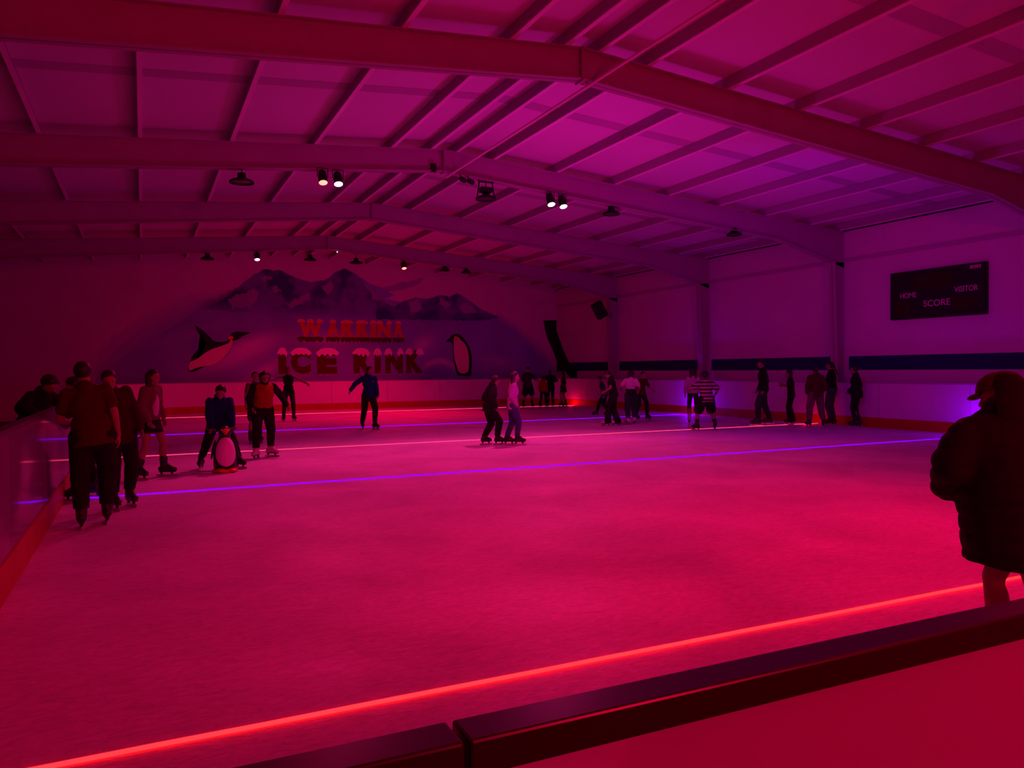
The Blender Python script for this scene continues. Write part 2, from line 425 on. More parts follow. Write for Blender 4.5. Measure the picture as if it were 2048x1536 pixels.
# hanging fittings ---------------------------------------------------------------------------
def stage_can(x, y, z, lens, label, top, tgt):
    t = empty('stage_lamp', (x, y, z)); tag(t, label, 'lamp', 'stage lamps under the frames')
    d = (Vector(tgt) - Vector((x, y, z))).normalized(); d = (d + Vector((0, -0.0, 0))).normalized()
    q = d.to_track_quat('-Z', 'Y').to_matrix().to_4x4()
    bm = bmesh.new(); lathe(bm, [(0, .14), (.05, .14), (.075, .10), (.085, 0), (.085, -.10), (.092, -.11), (.092, -.125), (.08, -.125), (.08, -.10), (0, -.10)], 16, q)
    obj('housing', bm, M_dark, t, True)
    bm = bmesh.new(); lathe(bm, [(0, -.150), (.04, -.145), (.08, -.127), (.08, -.115), (0, -.115)], 16, q); obj('lens', bm, lens, t, True)
    bm = bmesh.new()
    zt_ = top - z
    tube(bm, (-.10, 0, 0), .008, (-.10, 0, .17), .008, 6); tube(bm, (.10, 0, 0), .008, (.10, 0, .17), .008, 6); tube(bm, (-.10, 0, .17), .008, (.10, 0, .17), .008, 6)
    tube(bm, (0, 0, .17), .012, (0, 0, zt_), .012, 6); obj('yoke', bm, M_dark, t)
labs = ['red stage lamp beside a white one on the left slope', 'white stage lamp just right of the red one', 'left lamp of the white pair right of the ridge', 'right lamp of the white pair right of the ridge',
        'pink stage lamp over the left end of the mural', 'small red stage lamp over the right half of the mural', 'pink stage lamp above the near ice', 'red stage lamp on the nearest frame, right of the ridge']
lens = [M_lens_r, M_lens_w, M_lens_w, M_lens_w, M_lens_p, M_lens_r, M_lens_p, M_lens_r]
for i, (x, y, z, c, p, t, s) in enumerate(lamps):
    stage_can(x, y, z + .06, lens[i], labs[i], zb(x), (x, y - 2.2, 0) if i < 6 else t)
def high_bay(x, y, z, r, label, big=False):
    t = empty('high_bay_lamp', (x, y, z)); tag(t, label, 'lamp', 'unlit round lamps under the frames')
    bm = bmesh.new(); lathe(bm, [(0, .15), (.07, .15), (.08, .06), (r * .75, .035), (r, 0), (r, -.03), (r * .93, -.03), (r * .9, 0), (.07, .02), (0, .02)], 24); obj('reflector', bm, M_dark, t, True)
    bm = bmesh.new(); lathe(bm, [(0, -.012), (r * .86, -.006), (r * .86, .0), (0, .0)], 24); obj('lens', bm, M_lens_off, t)
    bm = bmesh.new(); tube(bm, (0, 0, .15), .01, (0, 0, zb(x) - z), .01, 6)
    if big:
        h = zb(x) - z
        for a in (-1, 1):
            tube(bm, (a * r * .9, 0, 0), .014, (a * r * .65, 0, h), .014, 6)
        tube(bm, (-r * .8, 0, h - .03), .015, (r * .8, 0, h - .03), .015, 6)
        box(bm, -.12, -.08, .12, .12, .08, .22)
    obj('hanger', bm, M_dark, t)
high_bay(1.69, 15, 4.98, .22, 'unlit round black lamp left of the red stage lamp')
high_bay(6.56, 15, 5.10, .22, 'large black lamp on a wire frame just right of the ridge', True)
high_bay(9.66, 15, 5.03, .20, 'unlit round lamp right of the white lamp pair')
high_bay(13.23, 15, 4.80, .18, 'unlit round lamp far down the right slope on the second frame')
high_bay(1.88, 26, 5.04, .20, 'unlit dish lamp left of the pink stage lamp over the mural')
high_bay(5.04, 26, 5.18, .20, 'unlit dish lamp under the ridge above the left mountain')
high_bay(6.57, 26, 5.16, .22, 'unlit black dish lamp above the right mountain peak')
high_bay(9.76, 26, 5.06, .18, 'unlit dish lamp right of the small red stage lamp')
high_bay(10.57, 26, 5.02, .18, 'rightmost unlit dish lamp on the last frame')
# small fittings on the second frame near the ridge
for x, z, lab in ((5.95, 5.42, 'small black spotlight clipped beside the ridge plate'), (6.12, 5.40, 'second small black spotlight beside the ridge plate'), (5.38, 5.60, 'small dark junction box on the second frame left of its ridge')):
    bm = bmesh.new()
    if 'junction' in lab: box(bm, x - .05, 14.90, z - .08, x + .05, 14.985, z + .08)
    else: tube(bm, (x, 14.86, z), .05, (x + .02, 14.72, z - .07), .055); tube(bm, (x, 14.88, z), .012, (x, 14.92, z + .12), .012)
    tag(obj('junction_box' if 'junction' in lab else 'small_spotlight', bm, M_dark), lab, 'fitting', 'small fittings on the second frame')
bm = bmesh.new(); lathe(bm, [(0, .02), (.02, .01), (.022, -.01), (0, -.02)], 10, Matrix.Translation((5.91, 25.88, 5.46))); tag(obj('indicator_light', bm, mat('led_white', (1, 1, 1), emit=(1, .7, .8), estr=3), None, True), 'tiny white indicator light at the ridge of the last frame', 'light')

# light lines on the ice ------------------------------------------------------------------
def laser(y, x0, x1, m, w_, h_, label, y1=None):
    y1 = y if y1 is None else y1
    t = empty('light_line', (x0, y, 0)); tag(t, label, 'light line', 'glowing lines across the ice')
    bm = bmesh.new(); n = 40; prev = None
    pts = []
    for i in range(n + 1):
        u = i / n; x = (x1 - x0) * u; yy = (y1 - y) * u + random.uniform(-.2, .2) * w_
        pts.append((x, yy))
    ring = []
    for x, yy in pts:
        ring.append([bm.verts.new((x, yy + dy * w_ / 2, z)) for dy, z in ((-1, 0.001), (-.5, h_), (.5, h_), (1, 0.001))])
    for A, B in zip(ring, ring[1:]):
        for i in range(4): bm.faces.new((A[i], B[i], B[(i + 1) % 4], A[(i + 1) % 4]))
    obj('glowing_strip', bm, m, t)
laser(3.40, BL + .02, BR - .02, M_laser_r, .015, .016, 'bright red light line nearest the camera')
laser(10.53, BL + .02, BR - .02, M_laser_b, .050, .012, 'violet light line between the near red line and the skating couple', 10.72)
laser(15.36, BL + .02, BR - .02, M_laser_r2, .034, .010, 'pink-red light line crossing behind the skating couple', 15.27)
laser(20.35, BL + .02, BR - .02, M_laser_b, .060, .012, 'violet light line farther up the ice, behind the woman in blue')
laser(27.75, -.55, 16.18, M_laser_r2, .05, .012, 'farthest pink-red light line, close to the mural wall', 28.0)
# added point lights imitating the glow where the lines meet the boards
for loc, c, p in (((15.9, 15.27, .12), RED, 3.5), ((16.0, 28.0, .12), RED, 5), ((16.0, 20.35, .45), (.25, 0, 1), 26), ((15.9, 10.72, .45), (.25, 0, 1), 16)):
    light('added_line_end_glow', 'POINT', loc, c, p, .04)

# ------------------------------------------------------------------ mural on the end wall
def inside(poly, x, z):
    c = False; n = len(poly); j = n - 1
    for i in range(n):
        xi, zi = poly[i]; xj, zj = poly[j]
        if (zi > z) != (zj > z) and x < (xj - xi) * (z - zi) / (zj - zi) + xi: c = not c
        j = i
    return c
HAZE = [(-1.59, .9), (-1.35, 1.69), (-0.95, 2.22), (-0.35, 2.81), (0.27, 3.25), (1.02, 3.68), (1.87, 4.1), (2.66, 4.3), (3.37, 4.75), (3.83, 5.15), (4.25, 5.42), (4.85, 5.4), (5.41, 5.15), (5.98, 5.0), (6.57, 5.1), (7.01, 5.45), (7.37, 5.6), (7.81, 5.4), (8.38, 5.05), (8.9, 4.85), (9.42, 4.61), (9.0, 4.43), (9.63, 4.33), (10.28, 4.53), (10.83, 4.5), (11.39, 4.68), (11.77, 4.62), (12.18, 4.78), (12.52, 4.62), (13.22, 4.16), (14.16, 3.81), (15.13, 3.26), (15.93, 2.55), (16.58, 1.88), (16.95, 1.36), (16.97, 0.9)]
MTN = [(1.79, 4.07), (2.66, 4.34), (3.37, 4.81), (3.83, 5.23), (4.25, 5.48), (4.62, 5.5), (5.13, 5.31), (5.6, 5.14), (5.89, 5.15), (6.08, 5.08), (6.37, 5.05), (6.67, 5.24), (7.01, 5.52), (7.37, 5.67), (7.67, 5.51), (7.97, 5.26), (8.28, 4.97), (8.58, 4.68), (9.0, 4.27), (9.42, 4.1), (9.63, 4.35), (9.96, 4.5), (10.28, 4.58), (10.72, 4.44), (10.99, 4.58), (11.39, 4.72), (11.68, 4.64), (11.79, 4.56), (12.02, 4.74), (12.2, 4.81), (12.43, 4.67), (12.87, 4.38), (13.33, 4.05), (14.16, 3.79), (13.2, 3.62), (7.55, 3.6), (5.58, 3.6), (4.09, 3.7), (2.83, 3.78), (1.96, 3.8)]
CLOUD = [(7.57, 5.3), (8.07, 5.17), (8.38, 5.02), (8.9, 4.9), (9.43, 5.0), (9.64, 5.13), (10.07, 5.19), (10.62, 5.36), (10.55, 5.15), (9.96, 4.9), (9.43, 4.77), (8.79, 4.73), (8.27, 4.77)]
SNOW = [[(4.1, 5.15), (4.38, 5.2), (4.56, 5.09), (4.28, 4.95)], [(2.92, 4.2), (3.82, 4.64), (4.1, 4.52), (3.72, 3.94), (3.01, 3.86)], [(6.47, 4.8), (6.81, 5.11), (6.96, 4.82), (6.76, 4.52)],
        [(4.45, 4.75), (4.75, 4.82), (4.95, 4.6), (4.7, 4.5)], [(5.0, 4.1), (5.9, 4.6), (6.0, 4.3), (5.3, 3.95)], [(8.1, 5.1), (8.75, 4.6), (8.9, 4.35), (8.45, 4.5)],
        [(9.95, 4.35), (10.4, 4.45), (10.55, 4.0), (10.1, 3.8)], [(11.27, 4.36), (11.61, 4.47), (11.95, 4.31), (11.61, 4.09)], [(12.29, 4.28), (12.64, 4.4), (13.1, 3.98), (12.52, 3.9)], [(11.3, 4.6), (11.5, 4.62), (11.55, 4.4), (11.35, 4.4)]]
def lerp3(a, b, t): return tuple(a[i] + (b[i] - a[i]) * t for i in range(3))
def soft(d): return max(0.0, min(1.0, d))
def blob(x, z, cx, cz, rx, rz, rot=0):
    dx, dz = x - cx, z - cz; c, s = math.cos(rot), math.sin(rot)
    u = (dx * c + dz * s) / rx; v = (-dx * s + dz * c) / rz
    return math.exp(-(u * u + v * v) * 1.2)
WALLC = (0.62, 0.62, 0.62)
def mural_colour(x, z):
    nz = noise.noise((x * .9, z * .9, 1.3)); nf = noise.noise((x * 3.1, z * 3.1, 7.7)); nh = noise.noise((x * 7, z * 9, 2.2))
    edge = 1.0
    if x < 3.2 or x > 14.0:
        w2 = min(.5, (3.6 - x) * .2) if x < 3.2 else .22
        edge = sum(inside(HAZE, x + nf * .1 + a * w2, z + nh * .06 + b * w2) for a, b in ((0, 0), (1, 0), (-1, 0), (0, 1), (0, -1), (.6, .6), (-.6, -.6), (.6, -.6), (-.6, .6))) / 9.0
        if z < 1.6: edge = max(edge, float(inside(HAZE, x, z)))
        if edge <= 0: return WALLC
    elif not inside(HAZE, x + nf * .03, z + nh * .03):
        if inside(CLOUD, x + nf * .05, z + nh * .04): return (0.36, 0.4, .52)
        return WALLC
    # water / haze
    col = (0.24 + .05 * nz + .02 * nf, 0.30, 0.60 + .10 * nz)
    for cx, cz, rx, rz, rot, a in ((3.7, 2.5, 1.1, .32, .35, .75), (3.1, 2.0, 1.5, .3, .35, .5), (6.8, 2.75, 1.3, .25, 0, .5), (10.6, 2.6, .5, .3, .5, .7), (4.2, 1.5, .6, .22, .5, .6), (8.4, 2.0, .25, .5, 0, .3),
                                  (1.5, 2.9, 1.5, .25, .3, .12), (14.3, 1.8, 1.0, .3, -.2, .3), (8, 3.0, 1.5, .2, 0, .2)):
        col = lerp3(col, (0.66, 0.6, 0.78), a * blob(x, z, cx, cz, rx, rz, rot))
    # swooping pale wave at the foot of the right penguin
    wv = 1.88 - .30 * (x - 11.35) ** 2 / .6
    if 10.5 < x < 12.3: col = lerp3(col, (0.66, 0.55, 0.7), .7 * math.exp(-((z - wv) / .12) ** 2) * min(1, (x - 10.5) * 3))
    if z < 1.75: col = lerp3(col, (0.12, 0.16, 0.42), .5 * blob(x, z, 11.2, 1.4, .7, .3))
    base = col
    if inside(MTN, x + nf * .06, z + nh * .05):
        t = .5 + 1.5 * noise.noise((x * 1.7, z * 1.9, 4.4)) + .6 * noise.noise((x * 4.5, z * 4.0, 9.4))
        t = max(0, min(1, t))
        col = lerp3((0.055, 0.07, 0.24), (0.19, 0.22, 0.46), t)
        for sn in SNOW:
            if inside(sn, x + nf * .12, z + nh * .1): col = lerp3(col, (0.40, .38, .55), .75)
        if z < 3.95 and x > 8.6: col = lerp3(col, (0.05, 0.06, 0.26), .5)
        if x < 8.6 and z < 4.15: col = lerp3(col, base, min(1, (4.15 - z) / .55))
    if edge < 1: return lerp3(WALLC, col, edge)
    # soft left and right edges
    e = min((x + 1.6) / 2.2, (17.0 - x) / 1.2)
    if e < 1: col = lerp3(col, WALLC, (1 - soft(e)) * .25)
    return col
def mural_mesh():
    x0, x1, z0, z1, st = -1.65, 16.97, 1.10, 5.70, 0.03
    nx = int((x1 - x0) / st); nz = int((z1 - z0) / st)
    verts = []; cols = []; faces = []
    zlim = lambda x: min(5.68, zr(x) - .12)
    for j in range(nz + 1):
        for i in range(nx + 1):
            x = x0 + (x1 - x0) * i / nx; z = z0 + (z1 - z0) * j / nz
            verts.append((x, 0, z)); cols.append(mural_colour(x, z))
    for j in range(nz):
        for i in range(nx):
            x = verts[j * (nx + 1) + i][0]; z = verts[(j + 1) * (nx + 1) + i][2]
            if z > zlim(x) - .02: continue
            if z > 4.4 - .0 and (x < 1.2 or x > 14.2): continue
            a = j * (nx + 1) + i; faces.append((a, a + 1, a + nx + 2, a + nx + 1))
    me = bpy.data.meshes.new('mural'); me.from_pydata(verts, [], faces)
    ca = me.color_attributes.new('paint', 'FLOAT_COLOR', 'POINT')
    flat = []
    for c in cols: flat.extend((c[0], c[1], c[2], 1.0))
    ca.data.foreach_set('color', flat)
    return me
m = bpy.data.materials.new('mural_paint'); m.use_nodes = True
at = m.node_tree.nodes.new('ShaderNodeAttribute'); at.attribute_name = 'paint'
m.node_tree.links.new(at.outputs['Color'], m.node_tree.nodes['Principled BSDF'].inputs['Base Color'])
m.node_tree.nodes['Principled BSDF'].inputs['Roughness'].default_value = .8
m.node_tree.nodes['Principled BSDF'].inputs['Specular IOR Level'].default_value = .1
mural = link('mural', mural_mesh(), m); mural.location = (0, YF - .006, 0)
tag(mural, 'painted mural of icy mountains, two penguins and the rink name on the end wall', 'mural')
def smooth_poly(pts, n=4):
    out = []; N = len(pts)
    for i in range(N):
        p0, p1, p2, p3 = (pts[(i + k_ - 1) % N] for k_ in range(4))
        for k_ in range(n):
            t = k_ / n
            out.append(tuple(.5 * ((2 * p1[a]) + (-p0[a] + p2[a]) * t + (2 * p0[a] - 5 * p1[a] + 4 * p2[a] - p3[a]) * t * t + (-p0[a] + 3 * p1[a] - 3 * p2[a] + p3[a]) * t ** 3) for a in (0, 1)))
    return out
def flat_poly(bm, pts, y, sm=4):
    if sm: pts = smooth_poly(pts, sm)
    vs = [bm.verts.new((x, y, z)) for x, z in pts]
    f = bm.faces.new(vs); bmesh.ops.triangulate(bm, faces=[f])
M_pblack = mat('paint_black', (0.02, 0.02, 0.035), .8, .1); M_pwhite = mat('paint_white', (0.75, 0.72, 0.5), .8, .1); M_por = mat('paint_orange', (0.8, .35, .03), .8, .1)
M_pletter = mat('paint_red_letter', (0.62, 0.06, 0.05), .8, .1); M_pdark = mat('paint_dark_letter', (0.10, 0.01, 0.01), .8, .1); M_psnow = mat('paint_snow', (0.95, 0.9, 0.85), .8, .1)
P1 = [(1.79, 3.2), (1.93, 3.13), (2.15, 2.95), (2.40, 2.68), (2.64, 2.62), (2.9, 2.68), (2.99, 2.85), (3.1, 2.98), (3.35, 3.02), (3.72, 2.98), (3.49, 2.87), (3.28, 2.72), (3.11, 2.66), (3.06, 2.47), (2.84, 2.1), (2.63, 1.91), (2.36, 1.78), (1.93, 1.69), (1.80, 1.55), (1.60, 1.50), (1.50, 1.67), (1.59, 1.91), (1.67, 2.09), (1.85, 2.32), (2.13, 2.54), (2.03, 2.76), (1.86, 2.98)]
P1B = [(1.59, 1.87), (1.76, 1.95), (1.93, 2.06), (2.11, 2.21), (2.37, 2.36), (2.63, 2.45), (2.93, 2.58), (3.03, 2.72), (3.09, 2.64), (3.03, 2.43), (2.8, 2.08), (2.59, 1.89), (2.31, 1.76), (1.93, 1.69), (1.72, 1.62), (1.6, 1.56), (1.53, 1.67)]
P2 = [(11.62, 2.70), (11.82, 2.89), (11.93, 3.0), (12.21, 3.04), (12.51, 2.79), (12.75, 2.36), (12.82, 1.82), (12.77, 1.46), (12.74, 1.25), (12.22, 1.27), (12.08, 1.44), (11.97, 1.93), (11.93, 2.57), (11.82, 2.70)]
P2B = [(12.0, 2.87), (12.17, 2.92), (12.30, 2.79), (12.52, 2.58), (12.66, 2.15), (12.66, 1.55), (12.52, 1.37), (12.26, 1.38), (12.13, 1.61), (12.0, 2.1)]
for outl, belly, lab, spot in ((P1, P1B, 'leaping penguin at the left', (3.02, 2.78)), (P2, P2B, 'standing penguin at the right', (12.12, 2.84))):
    bm = bmesh.new(); flat_poly(bm, outl, -.003); p = obj('penguin_figure', bm, M_pblack, mural); p['label'] = lab
    bm = bmesh.new(); flat_poly(bm, belly, -.005); obj('white_belly', bm, M_pwhite, p)
    bm = bmesh.new(); flat_poly(bm, [(spot[0] + .09 * math.cos(a), spot[1] + .07 * math.sin(a)) for a in (0, 1, 2, 3, 4, 5)], -.007); obj('neck_patch', bm, M_por, p)
def ragged_cap(xa, xb, zb_, zt_, rnd, drip=.12):
    """snow lying on a letter: rounded top, dripping underside"""
    n = 7; top = [(xa + (xb - xa) * i / n, zt_ - .0 + (zb_ - zt_) * abs(2 * i / n - 1) ** 3 * .8) for i in range(n + 1)]
    bot = [(xb - (xb - xa) * i / 8, zb_ - (drip * rnd.random() if i % 2 else 0)) for i in range(9)]
    return top + bot
RT2 = Matrix(((1, 0, 0, 0), (0, 0, -1, 0), (0, 1, 0, 0), (0, 0, 0, 1)))
rnd = random.Random(3)
def painted_word(letters, z0, z1, body_m, under, label, snow_m, sh):
    for ch, xa, xb in letters:
        me = text_mesh(ch, .5, .028 if under else .036, .001); fit_text(me, xb - xa, z1 - z0)
        LM = Matrix.Translation(((xa + xb) / 2, -.004, (z0 + z1) / 2)) @ RT2
        o = link('letter', me, body_m, mural); o.matrix_local = LM
        o['label'] = 'letter %s of %s' % (ch, label)
        wdt = xb - xa
        spans = {'W': ((0, .26), (.38, .62), (.76, 1.0)), 'A': ((.3, .72),), 'R': ((.0, .86),), 'I': ((0, 1),), 'N': ((0, .36), (.72, 1.0)), 'C': ((.05, .98),), 'E': ((0, 1.05),), 'K': ((0, .36), (.62, 1.0))}[ch]
        bm = bmesh.new()
        for a, b in spans:
            flat_poly(bm, ragged_cap(xa + a * wdt - .03, xa + b * wdt + .03, z1 - sh, z1 + sh * .35, rnd, sh * .8), -.008, 2)
        c = obj('snow_cap', bm, snow_m, o); c.matrix_local = LM.inverted()
        if under:      # dark lower edge and thin drips below the red letters
            bm = bmesh.new(); n = 4
            pts = [(xa - .02 + (wdt + .04) * i / n, z0 - .0 + .03 * (i % 2)) for i in range(n + 1)] + [(xb + .02 - (wdt + .04) * i / 8, z0 - (.20 if i % 2 else .10)) for i in range(9)]
            flat_poly(bm, pts, -.0075, 2); c = obj('icicle_edge', bm, M_pdark, o); c.matrix_local = LM.inverted()
        else:          # thin pale drips under the dark letters
            bm = bmesh.new()
            pts = [(xa + wdt * (.05 + .9 * i / 4), z0 - .03 - .02 * (i % 2)) for i in range(5)] + [(xb - wdt * (.05 + .9 * i / 6), z0 - (.12 if i % 2 else .06)) for i in range(7)]
            flat_poly(bm, pts, -.0075, 2); c = obj('icicle_edge', bm, M_pmid, o); c.matrix_local = LM.inverted()
M_pmid = mat('paint_grey_ice', (0.35, 0.3, 0.3), .8, .1)
M_psn2 = mat('paint_pale_red', (0.85, 0.25, 0.22), .8, .1)
X_ = lambda u: 5.50 + (u - 596) * (4.30 / 212.0)
painted_word([('W', X_(596), X_(643)), ('A', X_(650), X_(675)), ('R', X_(679), X_(706)), ('R', X_(709), X_(735)), ('I', X_(738), X_(749)), ('N', X_(752), X_(780)), ('A', X_(785), X_(806))], 2.83, 3.52, M_pletter, True, 'WARRINA', M_psn2, .09)
X2 = lambda u: 4.74 + (u - 556) * (5.86 / 289.0)
painted_word([('I', X2(556), X2(571)), ('C', X2(579), X2(617)), ('E', X2(629), X2(668)), ('R', X2(700), X2(737)), ('I', X2(743), X2(756)), ('N', X2(765), X2(802)), ('K', X2(809), X2(845))], 1.40, 2.36, M_pdark, False, 'ICE RINK', M_psnow, .17)

# ------------------------------------------------------------------ people
def ell(bm, c, r, M=None, u=14, v=9):
    T = (M or Matrix.Identity(4)) @ Matrix.Translation(Vector(c)) @ Matrix.Diagonal((r[0], r[1], r[2], 1))
    bmesh.ops.create_uvsphere(bm, u_segments=u, v_segments=v, radius=1.0, matrix=T)
def cap_(bm, p0, r0, p1, r1, seg=12, caps=True):
    """rounded tapered limb"""
    p0 = Vector(p0); p1 = Vector(p1)
    tube(bm, p0, r0, p1, r1, seg)
    if caps:
        for p, r in ((p0, r0), (p1, r1)): bmesh.ops.create_uvsphere(bm, u_segments=seg, v_segments=8, radius=r, matrix=Matrix.Translation(p))
def fuse(name, bm, m, parent, voxel, smooth=2, cuts=(), wrinkle=0.0, extra=None, seed=0):
    """join overlapping closed shapes into one continuous skin"""
    me = bpy.data.meshes.new(name); bm.to_mesh(me); bm.free()
    o = bpy.data.objects.new(name, me); C.objects.link(o)
    r = o.modifiers.new('r', 'REMESH'); r.mode = 'VOXEL'; r.voxel_size = voxel
    s = o.modifiers.new('s', 'SMOOTH'); s.factor = .5; s.iterations = smooth
    dg = bpy.context.evaluated_depsgraph_get(); me2 = bpy.data.meshes.new_from_object(o.evaluated_get(dg))
    bpy.data.objects.remove(o); bpy.data.meshes.remove(me)
    b2 = bmesh.new(); b2.from_mesh(me2)
    if wrinkle > 0:
        b2.normal_update()
        for v in b2.verts:
            k_ = noise.noise((v.co.x * 9 + seed, v.co.y * 9, v.co.z * 16)) + .5 * noise.noise((v.co.x * 22, v.co.y * 22 + seed, v.co.z * 30))
            v.co += v.normal * k_ * wrinkle
    for co, no in cuts:      # remove everything on the side the normal points to, close the hole
        g = bmesh.ops.bisect_plane(b2, geom=b2.verts[:] + b2.edges[:] + b2.faces[:], plane_co=co, plane_no=no, clear_outer=True)
        ed = [e for e in g['geom_cut'] if isinstance(e, bmesh.types.BMEdge)]
        if ed: bmesh.ops.holes_fill(b2, edges=ed, sides=0)
    b2.to_mesh(me2); b2.free(); me2.name = name
    if extra is not None:
        b3 = bmesh.new(); b3.from_mesh(me2); tmp = bpy.data.meshes.new('tmp'); bmesh.ops.recalc_face_normals(extra, faces=extra.faces[:]); extra.to_mesh(tmp); extra.free()
        b3.from_mesh(tmp); b3.to_mesh(me2); b3.free(); bpy.data.meshes.remove(tmp)
    me2.materials.clear()
    for p in me2.polygons: p.use_smooth = True
    return link(name, me2, m, parent)
def ik(a, b, l1, l2, pole):
    a = Vector(a); b = Vector(b); d = b - a; L = min(d.length, (l1 + l2) * .999); d.normalize()
    b = a + d * L
    x = (l1 * l1 - l2 * l2 + L * L) / (2 * L); h = math.sqrt(max(0, l1 * l1 - x * x))
    p = Vector(pole); p = p - d * p.dot(d)
    if p.length < 1e-4: p = Vector((0, 1, 0))
    return a + d * x + p.normalized() * h, b
CLOTH = {}
def cloth(name, col, rough=.85):
    return mat('cloth_' + name, col, rough, .15, noise_amt=.12, noise_scale=14)
SKIN = mat('skin', (0.27, 0.15, 0.11), .55, .3)
SKIN_D = mat('skin_tan', (0.22, 0.12, 0.09), .55, .3)
HAIR = {'black': mat('hair_black', (.010, .008, .008), .5, .4), 'brown': mat('hair_brown', (.020, .010, .008), .5, .4), 'light': mat('hair_light', (.05, .027, .016), .5, .4)}
M_bladem = mat('skate_blade', (.5, .5, .5), .25, .5, 1.0)
M_bootb = mat('boot_black', (.014, .013, .014), .4, .4); M_bootw = mat('boot_white', (.5, .5, .48), .5, .3); M_bootg = mat('boot_blue_trim', (.02, .02, .06), .4, .4)

def hand(bm, wrist, d, n, k, side, curl=.35):
    """palm, four fingers of different length, thumb from the side of the palm"""
    d = Vector(d).normalized(); n = Vector(n); n = (n - d * n.dot(d)).normalized(); s = d.cross(n).normalized() * side
    w = Vector(wrist)
    F = Matrix((s, d, n)).transposed().to_4x4(); F.translation = w + d * .045 * k
    ell(bm, (0, 0, 0), (.038 * k, .052 * k, .017 * k), F, 10, 7)
    for i, (off, ln) in enumerate(((-.028, .062), (-.0095, .078), (.0095, .083), (.028, .074))):
        a = w + d * .085 * k + s * off * k
        q = Matrix.Rotation(curl, 3, s); d1 = (d * math.cos(curl) + n * math.sin(curl)); d2 = (d * math.cos(curl * 2.4) + n * math.sin(curl * 2.4))
        b = a + d1 * ln * .55 * k; c = b + d2 * ln * .5 * k
        cap_(bm, a, .0092 * k, b, .0085 * k, 8); cap_(bm, b, .0085 * k, c, .007 * k, 8)
    a = w + d * .03 * k + s * .030 * k; b = a + (d * .6 + s * .65 + n * .3).normalized() * .042 * k; c = b + (d * .85 + s * .2 + n * .3).normalized() * .032 * k
    cap_(bm, a, .012 * k, b, .0105 * k, 8); cap_(bm, b, .0105 * k, c, .0085 * k, 8)

